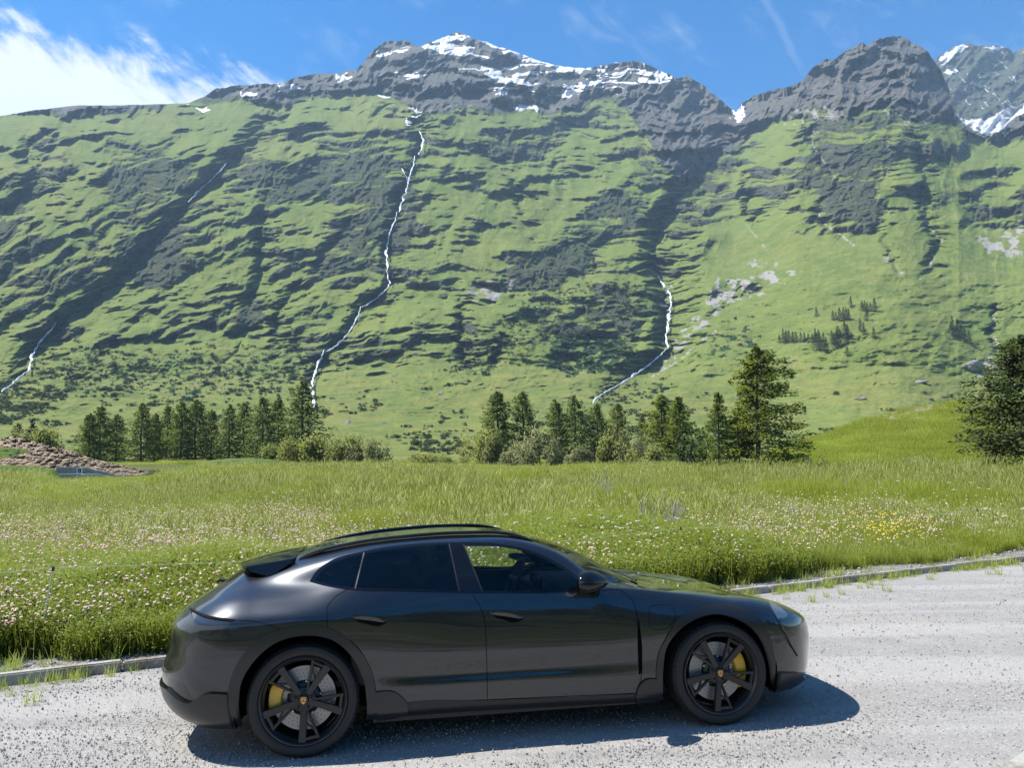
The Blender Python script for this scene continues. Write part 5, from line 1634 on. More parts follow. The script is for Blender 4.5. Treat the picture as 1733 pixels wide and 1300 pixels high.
# ---- wheels -------------------------------------------------------------------
def wheel(xc, sgn, rot, R=.360, steer=0.0):
    w = empty('wheel'); w.parent = car
    yo = sgn * .952
    w.location = (xc, yo, R - .002); w.rotation_euler = (0, 0, 0 if sgn < 0 else math.pi)
    # local: outer face at y = 0 looking to -y, inner towards +y
    tw = .275
    prof = [(.272, .030), (.284, .012), (.300, .004), (.322, .002), (.340, .008), (.3515, .022)]
    tread = []
    y = .030; 
    for gdx in range(4):
        y1 = .030 + (tw - .06) * (gdx + 1) / 4
        tread += [(.3585, y + .001), (.3600, (y + y1) / 2), (.3585, y1 - .011), (.3515, y1 - .009), (.3515, y1 - .002), (.3585, y1)] if gdx < 3 else [(.3585, y + .001), (.3595, (y + y1) / 2), (.3585, y1)]
        y = y1
    back = [(.3515, tw - .022), (.340, tw - .008), (.300, tw - .003), (.272, tw - .03)]
    MB().lathe_y(prof + tread + back, 96).build('tyre', M_rubber, w, smooth=True, auto=30)
    # shoulder tread blocks: cross grooves
    mb = MB()
    for i in range(64):
        a = 2 * math.pi * i / 64
        for yy, tilt in ((.034, .03), (tw - .034, -.03)):
            ca, sa = math.cos(a), math.sin(a); cb, sb = math.cos(a + tilt), math.sin(a + tilt)
            r0, r1, hw = .3490, .3607, .0016
            tx, tz = -sa, ca
            y0_, y1_ = (.014, .062) if yy < .1 else (tw - .062, tw - .014)
            ra = .3535 if yy < .1 else .3600; rb = .3600 if yy < .1 else .3535
            mb.hexa([(ca*(ra-.01) - tx*hw, y0_, sa*(ra-.01) - tz*hw), (ca*(ra-.01) + tx*hw, y0_, sa*(ra-.01) + tz*hw), (cb*(rb-.01) + tx*hw, y1_, sb*(rb-.01) + tz*hw), (cb*(rb-.01) - tx*hw, y1_, sb*(rb-.01) - tz*hw),
                     (ca*ra - tx*hw, y0_, sa*ra - tz*hw), (ca*ra + tx*hw, y0_, sa*ra + tz*hw), (cb*rb + tx*hw, y1_, sb*rb + tz*hw), (cb*rb - tx*hw, y1_, sb*rb - tz*hw)])
    tag(mb.build('tread_groove', M_seam, w), kind='stuff')
    # rim: barrel, lip
    mb = MB()
    mb.lathe_y([(.262, .20), (.252, .15), (.250, .07), (.258, .040), (.266, .026), (.276, .016), (.281, .009), (.279, .004), (.272, .003), (.266, .010), (.258, .022), (.249, .05), (.247, .16), (.250, .20)], 96)
    rim = mb.build('rim', M_rim, w, smooth=True, auto=35)
    def bar(a0, r0, w0, a1, r1, w1, d0, d1, th=.028, ridge=0):
        p0 = np.array([r0 * math.cos(a0), 0, r0 * math.sin(a0)]); p1 = np.array([r1 * math.cos(a1), 0, r1 * math.sin(a1)])
        t = (p1 - p0) / np.linalg.norm(p1 - p0); n_ = np.array([-t[2], 0, t[0]])
        y = np.array([0, 1, 0])
        return [p0 + n_*w0 + y*(d0+th), p1 + n_*w1 + y*(d1+th), p1 - n_*w1 + y*(d1+th), p0 - n_*w0 + y*(d0+th),
                p0 + n_*(w0-.004) + y*d0, p1 + n_*(w1-.004) + y*d1, p1 - n_*(w1-.004) + y*d1, p0 - n_*(w0-.004) + y*d0]
    for k in range(5):
        a = rot + k * 2 * math.pi / 5
        mb = MB()
        mb.hexa(bar(a, .045, .021, a - .015, .260, .027, .030, .014))          # wide arm
        b2 = a + math.radians(23)
        mb.hexa(bar(a + math.radians(16), .062, .010, b2, .260, .012, .036, .018, .022))     # thin arm
        mb.hexa(bar(a + math.radians(4), .140, .007, b2, .212, .009, .030, .022, .018))  # diagonal link
        mb.hexa(bar(a + math.radians(3), .243, .012, b2 - .02, .246, .012, .019, .019, .018))  # outer link
        mb.build('spoke', M_rim, w, bevel=.003, seg=2, auto=30)
    # hub, bolts, crest
    mb = MB(); mb.lathe_y([(.001, .018), (.030, .018), (.034, .022), (.036, .030), (.060, .034), (.076, .042), (.078, .075)], 48)
    mb.build('hub', M_rim, w, smooth=True, auto=35)
    for k in range(5):
        a = rot + math.pi / 5 + k * 2 * math.pi / 5
        c0 = (.056 * math.cos(a), 0, .056 * math.sin(a))
        MB().lathe_y([(.001, .030), (.006, .030), (.007, .022), (.011, .022), (.012, .040)], 6, c0).build('wheel_bolt', M_plastic, w)
    # crest: gold shield, red and black quarters
    sh = [(-.0165, .019), (-.008, .0215), (0, .0195), (.008, .0215), (.0165, .019), (.0175, .004), (.013, -.012), (.006, -.0195), (0, -.023), (-.006, -.0195), (-.013, -.012), (-.0175, .004)]
    crest = mesh_obj('crest', [(x * -1, .0165, z) for x, z in sh], [list(range(12))], M_gold, w)
    def plate(name, pts, mt, yy=.0157): return mesh_obj(name, [(x, yy, z) for x, z in pts], [list(range(len(pts)))], mt, w)
    plate('crest_stripe', [(-.014, .013), (-.003, .014), (-.003, .010), (-.014, .009)], M_red); plate('crest_stripe', [(.003, -.004), (.013, -.003), (.011, -.009), (.003, -.010)], M_red)
    plate('crest_stripe', [(.003, .014), (.014, .013), (.014, .010), (.003, .010)], M_plastic); plate('crest_stripe', [(-.013, -.003), (-.003, -.004), (-.003, -.007), (-.012, -.007)], M_plastic)
    plate('crest_centre', [(-.005, .008), (.005, .008), (.004, -.003), (0, -.006), (-.004, -.003)], M_red, .0153)
    # brake disc with holes, carrier
    mb = MB(); mb.lathe_y([(.110, .098), (.205, .098), (.205, .128), (.110, .128)], 72)
    disc = mb.build('brake_disc', M_disc, w, smooth=True, auto=30)
    mb = MB()
    for i in range(36):
        for q, rr in enumerate((.135, .158, .182)):
            a = 2 * math.pi * (i + q * .33) / 36
            c0 = (rr * math.cos(a), 0, rr * math.sin(a))
            k = len(mb.v)
            mb.v += [(c0[0] + .0035 * math.cos(t), .0972, c0[2] + .0035 * math.sin(t)) for t in np.linspace(0, 2 * math.pi, 6, endpoint=False)]
            mb.f.append([k + t for t in range(6)])
    tag(mb.build('disc_hole', M_seam, w), kind='stuff')
    mb = MB(); mb.lathe_y([(.060, .060), (.100, .075), (.112, .092), (.112, .100)], 48); mb.build('disc_carrier', M_rim, w, smooth=True)
    for i in range(10):
        a = 2 * math.pi * i / 10 + .2
        MB().lathe_y([(.001, .080), (.007, .080), (.008, .09)], 8, (.104 * math.cos(a), 0, .104 * math.sin(a))).build('carrier_bolt', M_steel, w)
    # back plate hides what lies behind the wheel
    mb = MB(); mb.lathe_y([(.001, .16), (.246, .16)], 48); mb.build('wheel_back', M_seam, w)
    # caliper: an arc block on the inner side of the axle
    mb = MB(); a0, a1 = (.70, -.62) if xc > 1 else (math.pi - .50, math.pi + .42)
    if sgn > 0: a0, a1 = math.pi - a0, math.pi - a1
    n = 10; ri, ro = .140, .226
    for i in range(n + 1):
        a = a0 + (a1 - a0) * i / n; e = .92 if i in (0, n) else 1
        for r, yy in ((ri, .088), (ri + .01, .074), ((ri + ro) / 2, .068), (ro * e, .078), (ro * e, .10), (ro * e, .14), (ri, .14)): mb.v.append((r * math.cos(a), yy, r * math.sin(a)))
    for i in range(n):
        for j in range(7): mb.f.append([i*7 + j, i*7 + (j+1) % 7, (i+1)*7 + (j+1) % 7, (i+1)*7 + j])
    mb.f.append(list(range(7))); mb.f.append([n*7 + j for j in range(7)])
    mb.build('caliper', M_yellow, w, smooth=True, auto=35)
    return w
wheel(0, -1, math.radians(126)); wheel(2.904, -1, math.radians(126 - 7))
wheel(0, 1, math.radians(100)); wheel(2.904, 1, math.radians(70))
# ================================================================== vegetation
def leaf_mat(name, c0, c1, c2, trans=.35, rough=.75, nscale=1.2):
    mt = bpy.data.materials.new(name); mt.use_nodes = True
    n = mt.node_tree; n.nodes.clear()
    N, L, tc, noise, voro, mth, rg, mix, bump, attr = noise_tools(n)
    out = N('ShaderNodeOutputMaterial')
    oi = N('ShaderNodeObjectInfo')
    col = mix(oi.outputs['Random'], c0, c1)
    col = mix(rg(noise(nscale, 4), .42, .66), col, c2)
    d = N('ShaderNodeBsdfPrincipled'); d.inputs['Roughness'].default_value = rough; d.inputs['Specular IOR Level'].default_value = .25
    t = N('ShaderNodeBsdfTranslucent'); L(col, d.inputs['Base Color']); L(mix(1.0, col, (1.0, 1.0, .55), 'MULTIPLY'), t.inputs['Color'])
    mx = N('ShaderNodeMixShader'); mx.inputs[0].default_value = trans
    L(d.outputs[0], mx.inputs[1]); L(t.outputs[0], mx.inputs[2]); L(mx.outputs[0], out.inputs[0])
    return mt
M_bark = simple('grey brown bark', (.090, .072, .058), .95, bump=(6, .8, .05), var=.3)
M_larch = leaf_mat('larch needles', (.175, .240, .060), (.225, .285, .072), (.130, .190, .050), .5)
M_larch2 = leaf_mat('fresh larch needles', (.240, .310, .056), (.270, .325, .064), (.170, .230, .046), .5)
M_spruce = leaf_mat('spruce needles', (.080, .118, .044), (.095, .132, .050), (.130, .170, .056), .4)
M_will = leaf_mat('willow leaves', (.270, .320, .100), (.330, .355, .130), (.210, .260, .082), .5)
M_will2 = leaf_mat('grey willow leaves', (.350, .375, .215), (.385, .400, .240), (.270, .300, .165), .5)
M_darkbush = leaf_mat('dark bush leaves', (.058, .095, .030), (.075, .115, .036), (.042, .072, .024))

def quads(base, tip, side, wid):
    """leaf-shaped diamonds"""
    mid = base * .45 + tip * .55
    V = np.stack([base, mid + side * wid, tip, mid - side * wid], 1).reshape(-1, 3)
    F = np.arange(len(V)).reshape(-1, 4)
    return V, F
def rand_unit(n, rg_):
    v = rg_.normal(size=(n, 3)); return v / np.linalg.norm(v, axis=1, keepdims=True)

def conifer(seed, H=10., Rm=2.2, nb=110, tufts=46, power=.8, droop=.28, lo=.10, size=.26, gappy=.25, lean=0.0, asym=0.0):
    r = np.random.default_rng(seed); rr = random.Random(seed)
    mb = MB(); k = 9
    ax = lambda f: np.array([lean * H * f ** 1.6 + .05 * math.sin(f * 9 + seed), .05 * math.cos(f * 7 + seed), H * f])
    mb.tube([tuple(ax(i / k)) for i in range(k + 1)], [H * .0155 * (1 - i / k) ** .8 + .012 for i in range(k + 1)], 8)
    B, T, Sd, Wd = [], [], [], []
    ga = rr.random() * 6
    for i in range(nb):
        f = lo + (1 - lo) * ((i + rr.random()) / nb) ** .92
        a = ga + i * 2.399 + rr.uniform(-.4, .4)
        gap = vnoise(np.array([a * 1.3 + 9]), np.array([f * 7.0]), seed)[0]
        if gap < gappy * .9: continue
        prof = (1 - f) ** power * (1 - .35 * max(0, .22 - f) / .22) + .03
        L_ = Rm * prof * rr.uniform(.5, 1.25) * (1 + asym * math.cos(a))
        d = np.array([math.cos(a), math.sin(a), 0])
        p0 = ax(f)
        ts = np.linspace(0, 1, 5)
        dp = droop * rr.uniform(-.3, 1.5)
        dz = (-dp * ts + (dp * .75) * ts ** 2.2 + .10 * ts * max(0, f - .6)) * L_
        bp_ = [p0 + d * L_ * t + np.array([0, 0, z]) for t, z in zip(ts, dz)]
        mb.tube([tuple(q) for q in bp_[:4]], [.020 * H / 10 * (1 - f * .6), .014 * H / 10, .010 * H / 10, .005], 4, cap=False)
        n = int(tufts * (.35 + L_ / Rm * 1.0))
        t = r.uniform(.12, 1.02, n) ** .8
        sid = np.array([-d[1], d[0], 0])
        lat = r.normal(size=n) * .17 * L_ * (1.15 - t * .7)
        c = p0 + d * (L_ * t)[:, None] + sid * lat[:, None]
        c[:, 2] += np.interp(t, ts, dz) - np.abs(lat) * .25 + r.normal(size=n) * .13 * H / 10 - r.random(n) * .16 * H / 10
        dr = d * .7 + sid * np.sign(lat)[:, None] * .5 + rand_unit(n, r) * .65 + np.array([0, 0, -.12])
        dr /= np.linalg.norm(dr, axis=1, keepdims=True)
        s_ = size * r.uniform(.6, 1.25, n) * H / 10
        sd = np.cross(dr, rand_unit(n, r)); sd /= np.maximum(np.linalg.norm(sd, axis=1, keepdims=True), 1e-6)
        B.append(c - dr * (s_ * .4)[:, None]); T.append(c + dr * (s_ * .6)[:, None]); Sd.append(sd); Wd.append(s_ * .24)
    # leader
    n = 30; c = np.array([ax(f) for f in r.uniform(.93, 1.0, n)]) + r.normal(size=(n, 3)) * .06
    dr = rand_unit(n, r) * .6 + [0, 0, .8]; s_ = np.full(n, size * .7 * H / 10); sd = rand_unit(n, r)
    B.append(c); T.append(c + dr * s_[:, None]); Sd.append(sd); Wd.append(s_ * .2)
    V, F = quads(np.concatenate(B), np.concatenate(T), np.concatenate(Sd), np.concatenate(Wd)[:, None])
    ctr = V.reshape(-1, 4, 3).mean(1)
    out = ctr * [1, 1, 0] / (np.hypot(ctr[:, 0], ctr[:, 1])[:, None] + .25) + np.array([0, 0, .55])
    return mb, V, F, soft_normals(V, F, out, .62)

def soft_normals(V, F, out, k):
    """leaf normals leaning towards the outside of the crown"""
    P = V.reshape(-1, 4, 3); fn = np.cross(P[:, 2] - P[:, 0], P[:, 1] - P[:, 3])
    fn /= np.maximum(np.linalg.norm(fn, axis=1, keepdims=True), 1e-9)
    out = out / np.maximum(np.linalg.norm(out, axis=1, keepdims=True), 1e-9)
    fn *= np.where((fn * out).sum(1) < 0, -1, 1)[:, None]
    n = fn * (1 - k) + out * k
    return np.repeat(n / np.maximum(np.linalg.norm(n, axis=1, keepdims=True), 1e-9), 4, 0)

def tree_proto(name, mb, V, F, Nn, leaf):
    tr = mb.build('trunk', M_bark, smooth=True, link_it=False).data
    cr = big_mesh('crown', V, F, leaf, True).data
    cr.normals_split_custom_set_from_vertices(Nn.tolist())
    return tr, cr
def tree_inst(name, proto, loc, h, H, w=1.0, rz=0.0, lab_=None, cat='tree', group=None, leaf=None):
    root = empty(name, loc, rz); s = h / H; root.scale = (s * w, s * w, s)
    for nm, me in zip(('trunk', 'crown'), proto):
        o = bpy.data.objects.new(nm, me); link(o, root)
    tag(root, lab_, cat, group)
    return root

LARCH = [tree_proto('larch', *conifer(s, 10, rm, 150, 52, pw, .25, .03, .27, gp + .06), M_larch) for s, rm, pw, gp in ((1, 2.6, .55, .08), (2, 3.0, .62, .14), (3, 2.7, .50, .20), (4, 3.3, .60, .10))]
BIG = tree_proto('larch', *conifer(12, 10, 3.0, 170, 130, .50, .40, .04, .21, .36, lean=.03, asym=.2), M_larch2)
BIGL = tree_proto('larch', *conifer(17, 10, 2.6, 130, 90, .6, .30, .04, .21, .26), M_larch)
FRESH = tree_proto('larch', *conifer(21, 10, 3.1, 150, 80, .58, .25, .04, .27, .14), M_larch2)
SPRUCE = tree_proto('spruce', *conifer(31, 10, 4.4, 190, 140, .62, .2, .02, .23, .12), M_spruce)
M_slope = leaf_mat('slope conifer needles', (.030, .048, .022), (.038, .056, .024), (.046, .066, .024), .15)
SMALL = [tree_proto('conifer', *conifer(s, 10, 2.7, 60, 16, .85, .2, .05, .55, .1), M_slope) for s in (41, 42, 43)]

def place_tree(name, proto, px, by, ty, R_, lab_, group, w=1.0, leaf=None, cat='tree'):
    base = at_range(px, by, R_); z = float(ground_z(base[0], base[1])) if R_ < 150 else base[2]
    z = min(z, base[2] + .3)
    top = at_range(px, ty, R_)
    h = top[2] - z
    return tree_inst(name, proto, (base[0], base[1], z), h, 10, w * 1.22, random.uniform(0, 6.28), lab_, cat, group)
ORD = ['first', 'second', 'third', 'fourth', 'fifth', 'sixth', 'seventh', 'eighth', 'ninth', 'tenth', 'eleventh', 'twelfth', 'thirteenth', 'fourteenth', 'fifteenth']
rowL = [(150,778,700,1.15),(168,778,687,1.2),(196,778,702,1.2),(238,777,682,1.05),(262,777,700,.9),(282,776,686,1.0),(306,776,680,1.1),(330,775,676,1.1),(357,776,694,1.0),(387,776,684,.95),(412,776,682,1.05),(444,776,672,1.0),(470,776,674,.95)]
for i, (px, by, ty, w) in enumerate(rowL):
    place_tree('larch_tree', LARCH[i % 4], px, by, ty, 118 + (i * 37 % 11), '%s larch from the left in the row at the meadow end' % ORD[i], 'larches in the left row', w)
place_tree('larch_tree', LARCH[1], 511, 776, 645, 116, 'tallest larch, at the right end of the left row', 'larches in the left row', 1.25)
mid = [(843,786,663,1.25,'broad dark larch behind the leftmost grey willow of the middle group', 0),(886,784,664,1.15,'dark larch directly right of the broad one in the middle group', 2),(942,778,679,1.0,'slim larch of the middle group, left of its taller twin', 0),(974,778,669,1.1,'taller twin larch in the middle group', 1),(1012,776,684,1.0,'small larch right of the twin larches', 2),(1046,775,683,1.05,'last small larch before the fresh green ones', 3)]
for px, by, ty, w, lb, k in mid: place_tree('larch_tree', LARCH[k], px, by, ty, 108, lb, 'larches in the middle of the valley', w)
place_tree('larch_tree', FRESH, 1122, 786, 669, 92, 'fresh green larch, left of a pair beside the dark bush', 'fresh green larches', 1.1)
place_tree('larch_tree', FRESH, 1152, 786, 672, 90, 'fresh green larch, right of a pair beside the dark bush', 'fresh green larches', .95)
place_tree('larch_tree', LARCH[0], 1088, 770, 702, 150, 'thin distant larch left of the fresh green pair', 'larches in the middle of the valley', .8)
place_tree('larch_tree', BIGL, 1219, 812, 664, 54, 'thin dark larch leaning on the tall bright one', 'larches on the right', .95)
place_tree('larch_tree', BIGL, 1252, 812, 690, 56, 'low bushy larch between the thin dark and the tall bright one', 'larches on the right', 1.3)
bt = place_tree('larch_tree', BIG, 1284, 812, 586, 55, 'tall ragged bright larch standing alone on the right', 'larches on the right', 1.12)
bt.rotation_euler.z = 0.2
place_tree('spruce_tree', SPRUCE, 1752, 812, 566, 50, 'dark spruce cut off by the right edge of the picture', None, 1.2)
place_tree('conifer_tree', SMALL[0], 52, 768, 712, 112, 'small dark conifer above the reddish heap at the left edge', None, 1.2)
place_tree('conifer_tree', SMALL[1], 28, 768, 718, 116, 'lower dark conifer left of the small one above the heap', None, 1.5)

# ---- bushes ----------------------------------------------------------------------------
def bush(seed, n=2600, lumps=9, size=.085, stems=9, tall=1.0, open_=.0):
    r = np.random.default_rng(seed)
    mb = MB()
    cs = np.stack([r.normal(size=lumps) * .42, r.normal(size=lumps) * .42, r.uniform(.30, .78, lumps) * tall], 1)
    cs[:, 2] *= 1 - .35 * np.clip(np.hypot(cs[:, 0], cs[:, 1]), 0, 1)
    rad = r.uniform(.20, .36, lumps)
    for c in cs[:stems]:
        mb.tube([(c[0] * .15, c[1] * .15, -.05), tuple(c * [.55, .55, .6]), tuple(c)], [.022, .014, .006], 5, cap=False)
    k = r.integers(0, lumps, n); d = rand_unit(n, r)
    p = cs[k] + d * (rad[k] * (r.random(n) ** (.45 if open_ < .5 else .8)) * 1.12)[:, None]
    # long shoots sticking out
    m_ = n // 6; kk = r.integers(0, lumps, m_); dd = rand_unit(m_, r) * [.5, .5, .4] + [0, 0, .75]
    p2 = cs[kk] + dd * (rad[kk] * r.uniform(.8, 1.7, m_))[:, None]
    p = np.concatenate([p, p2]); p = p[p[:, 2] > .02]
    N_ = len(p); dr = rand_unit(N_, r) * .8 + [0, 0, .35]; dr /= np.linalg.norm(dr, axis=1, keepdims=True)
    sd = np.cross(dr, rand_unit(N_, r)); sd /= np.maximum(np.linalg.norm(sd, axis=1, keepdims=True), 1e-6)
    s_ = size * r.uniform(.6, 1.3, N_)
    V, F = quads(p - dr * (s_ * .5)[:, None], p + dr * (s_ * .5)[:, None], sd, (s_ * .30)[:, None])
    ctr = V.reshape(-1, 4, 3).mean(1)
    return mb, V, F, soft_normals(V, F, ctr + [-.12, 0, .25], .72)
WILL = [tree_proto('willow', *bush(s, 3000, 10, .085), M_will) for s in (1, 2, 3)]
GREY = [tree_proto('willow', *bush(s, 2600, 8, .075, tall=1.05), M_will2) for s in (5, 6)]
DARK = [tree_proto('bush', *bush(s, 2600, 9, .09), M_darkbush) for s in (7, 8)]
SPARSE = [tree_proto('bush', *bush(s, 700, 9, .07, 9, 1.0, 1), M_will2) for s in (9, 10)]
def place_bush(proto, px, by, ty, wpx, R_, lb, group):
    base = at_range(px, by, R_); z = float(ground_z(base[0], base[1])); z = min(z, base[2] + .2)
    h = at_range(px, ty, R_)[2] - z; wd = wpx * R_ / FPX
    root = empty('willow_bush', (base[0], base[1], z), random.uniform(0, 6.28)); root.scale = (wd / 1.5, wd / 1.5, h / 1.05)
    for nm, me in zip(('stems', 'foliage'), proto): link(bpy.data.objects.new(nm, me), root)
    tag(root, lb, 'bush', group)
for a in [
 (WILL[0], 462, 790, 752, 46, 96, 'small willow bush at the foot of the left larch row', 'willows on the left'),
 (WILL[1], 493, 790, 742, 56, 92, 'willow bush in front of the tallest larch', 'willows on the left'),
 (WILL[2], 545, 794, 734, 76, 88, 'wide willow bush right of the tallest larch', 'willows on the left'),
 (WILL[0], 585, 796, 738, 70, 86, 'willow bush second from the right in the left clump', 'willows on the left'),
 (GREY[0], 618, 800, 742, 58, 84, 'grey green willow at the right end of the left clump', 'willows on the left'),
 (WILL[1], 720, 798, 766, 70, 82, 'low spreading willow in the open middle of the valley', None),
 (WILL[2], 752, 798, 770, 50, 83, 'lowest willow, right of the spreading one in the open middle', None),
 (WILL[1], 828, 790, 724, 62, 92, 'grey willow in front of the broad dark larch', 'willows in the middle'),
 (GREY[1], 862, 790, 742, 58, 90, 'willow bush just left of the round one', 'willows in the middle'),
 (GREY[0], 916, 794, 726, 68, 84, 'round dense grey green willow in the middle group', 'willows in the middle'),
 (GREY[1], 969, 797, 748, 52, 82, 'pale grey willow right of the round one', 'willows in the middle'),
 (WILL[0], 1034, 795, 734, 58, 86, 'loose willow bush below the last small larch', 'willows in the middle'),
 (GREY[0], 1074, 796, 738, 66, 84, 'grey willow left of the fresh green larches', 'willows in the middle'),
 (WILL[2], 1110, 800, 752, 60, 78, 'low willow under the fresh green larches', 'willows in the middle'),
 (DARK[0], 1178, 806, 728, 78, 66, 'dark leafy bush between the fresh larches and the right larches', None),
 (SPARSE[0], 1355, 806, 764, 56, 56, 'twiggy grey bush right of the tall ragged larch', 'twiggy bushes on the right'),
 (SPARSE[1], 1477, 814, 776, 40, 52, 'twiggy bush in the middle of the right meadow', 'twiggy bushes on the right'),
 (SPARSE[0], 1555, 812, 768, 54, 52, 'twiggy green bush left of the spruce', 'twiggy bushes on the right'),
 (SPARSE[1], 1640, 818, 776, 74, 48, 'low twiggy bush at the foot of the spruce', 'twiggy bushes on the right'),
 (DARK[1], 118, 778, 750, 44, 90, 'dark bush behind the right end of the dung heap', None),
 (WILL[2], 24, 770, 728, 60, 105, 'leafy bush at the left edge behind the heaps', None),
 (WILL[0], 78, 766, 722, 46, 106, 'leafy bush right of the small dark conifer', None),
]: place_bush(*a)
# ---- small conifers high on the right slope --------------------------------------------------
hz = [(600,495),(618,492),(632,497),(645,493),(662,495),(678,494),(700,492),(716,490),(735,494),(752,492),(768,490),(782,492),(772,528),(790,532),(818,540),(805,512),(845,500),(856,505),(872,470),(868,520),(885,515),(905,470),(912,498),(918,480),(915,556),(772,372),(848,388),(862,390),(880,394),(898,390),(910,386),(922,390),(932,330),(984,348),(996,345),(1008,350),(1022,348),(1042,350),(1004,392),(976,440),(992,455),(1038,474)]
def slope_label(i):
    if i < 12: return '%s small conifer from the left in the long low row of the slope grove' % ORD[i]
    if i < 25: return 'small dark conifer in the dense clump at the right end of the low grove row'
    if i == 25: return 'lone small conifer at the upper left of the slope grove'
    if i < 32: return 'small conifer in the loose line above the dense clump of the grove'
    if i == 32: return 'lone small conifer standing highest on the green slope'
    if i < 38: return 'small conifer in the topmost clump, upper right of the slope grove'
    if i == 38: return 'single small conifer just under the topmost clump of the grove'
    if i < 41: return '%s conifer of the pair right of the dense clump on the slope' % ('upper', 'lower')[i - 39]
    if i == 41: return 'lone small conifer farthest right in the slope grove'
    return 'small dark conifer in the cluster near the right edge of the green slope'
hz2 = [(1396,452),(1408,470),(1420,462),(1432,484),(1444,478),(1460,488),(1482,502),(1402,430),(1426,436)]
for i, (x, y) in enumerate(hz + hz2):
    px, by = 1100 + x / 2.738, 400 + y / 2.738
    p = mt_point(px, by)[0]; R_ = np.linalg.norm(p[:2])
    h = (16 + (i * 7919 % 9)) * (1.25 if 12 <= i <= 23 else .95) * R_ / FPX
    o = tree_inst('conifer_tree', SMALL[i % 3], tuple(p + [0, 0, -.4]), h, 10, 1.2, i * 1.7,
              slope_label(i), 'tree',
              'conifers in the slope grove' if i < len(hz) else 'conifers in the right slope cluster')

# ================================================================== scattered growth
def scatter(name, P, rot, scl, idx, protos, kind='stuff'):
    """many small growths as one object; protos are meshes"""
    coll = bpy.data.collections.new(name + ' kinds')
    for k, me in enumerate(protos):
        coll.objects.link(bpy.data.objects.new('%s_kind_%02d' % (name, k), me))
    me = bpy.data.meshes.new(name)
    me.vertices.add(len(P)); me.vertices.foreach_set('co', np.asarray(P, np.float32).ravel())
    for an, tp, key, av in (('rot', 'FLOAT_VECTOR', 'vector', rot), ('scl', 'FLOAT_VECTOR', 'vector', scl)):
        a = me.attributes.new(an, tp, 'POINT'); a.data.foreach_set(key, np.asarray(av, np.float32).ravel())
    a = me.attributes.new('kind_i', 'INT', 'POINT'); a.data.foreach_set('value', np.asarray(idx, np.int32))
    o = bpy.data.objects.new(name, me); link(o)
    ng = bpy.data.node_groups.new(name, 'GeometryNodeTree')
    ng.interface.new_socket('Geometry', in_out='INPUT', socket_type='NodeSocketGeometry'); ng.interface.new_socket('Geometry', in_out='OUTPUT', socket_type='NodeSocketGeometry')
    N, L = ng.nodes.new, ng.links.new
    gi, go = N('NodeGroupInput'), N('NodeGroupOutput')
    ci = N('GeometryNodeCollectionInfo'); ci.inputs['Collection'].default_value = coll
    ci.inputs['Separate Children'].default_value = True; ci.inputs['Reset Children'].default_value = True
    ip = N('GeometryNodeInstanceOnPoints'); ip.inputs['Pick Instance'].default_value = True
    def na(nm, t):
        n = N('GeometryNodeInputNamedAttribute'); n.data_type = t; n.inputs['Name'].default_value = nm; return n.outputs['Attribute']
    L(gi.outputs[0], ip.inputs['Points']); L(ci.outputs[0], ip.inputs['Instance'])
    L(na('kind_i', 'INT'), ip.inputs['Instance Index'])
    er = N('FunctionNodeEulerToRotation'); L(na('rot', 'FLOAT_VECTOR'), er.inputs[0]); L(er.outputs[0], ip.inputs['Rotation'])
    L(na('scl', 'FLOAT_VECTOR'), ip.inputs['Scale'])
    L(ip.outputs[0], go.inputs[0])
    md_ = o.modifiers.new('growth', 'NODES'); md_.node_group = ng
    tag(o, kind=kind)
    return o

M_grassA = leaf_mat('green meadow grass', (.200, .250, .036), (.260, .295, .050), (.165, .220, .032), .42, .6, .35)
M_grassB = leaf_mat('yellow green grass', (.250, .325, .052), (.310, .360, .068), (.205, .290, .044), .42, .6, .35)
M_straw = leaf_mat('straw seed heads', (.310, .345, .120), (.360, .380, .160), (.265, .310, .095), .3, .7)
M_clover = leaf_mat('clover leaves', (.200, .260, .050), (.240, .290, .062), (.165, .225, .042), .4, .55, .5)
M_fpale = leaf_mat('pale pink clover heads', (.60, .46, .39), (.66, .55, .46), (.58, .38, .35), .25)
M_fpink = leaf_mat('pink blossom', (.62, .30, .36), (.66, .38, .42), (.55, .24, .32), .25)
M_fwhite = leaf_mat('white umbels', (.72, .71, .66), (.76, .75, .70), (.66, .66, .58), .25)
M_fyellow = leaf_mat('yellow blossom', (.72, .56, .03), (.78, .62, .05), (.66, .55, .04), .3)
M_fblue = leaf_mat('blue violet spikes', (.17, .16, .36), (.22, .20, .42), (.15, .17, .28), .2)

def blades(seed, n, h0, h1, spread, wid, bend, lean=.25):
    r = np.random.default_rng(seed); V, F = [], []
    for i in range(n):
        a = r.uniform(0, 6.28); rad = spread * math.sqrt(r.random()); p = np.array([rad * math.cos(a), rad * math.sin(a), -.03])
        h = r.uniform(h0, h1); d = rand_unit(1, r)[0] * [1, 1, 0]; sd = np.array([-d[1], d[0], 0]); sd = sd / (np.linalg.norm(sd) + 1e-6)
        w = wid * r.uniform(.7, 1.3); bd = bend * r.uniform(.3, 1.3); ln = lean * r.uniform(0, 1)
        k = len(V)
        for t, ww in ((0, 1), (.4, .9), (.75, .6), (1.0, 0)):
            c = p + np.array([0, 0, h * (t - .12 * bd * t * t)]) + d * h * (ln * t + bd * .55 * t ** 2.4)
            if ww: V += [c + sd * w * ww, c - sd * w * ww]
            else: V.append(c)
        F += [(k, k+1, k+3, k+2), (k+2, k+3, k+5, k+4), (k+4, k+5, k+6)]
    return V, F
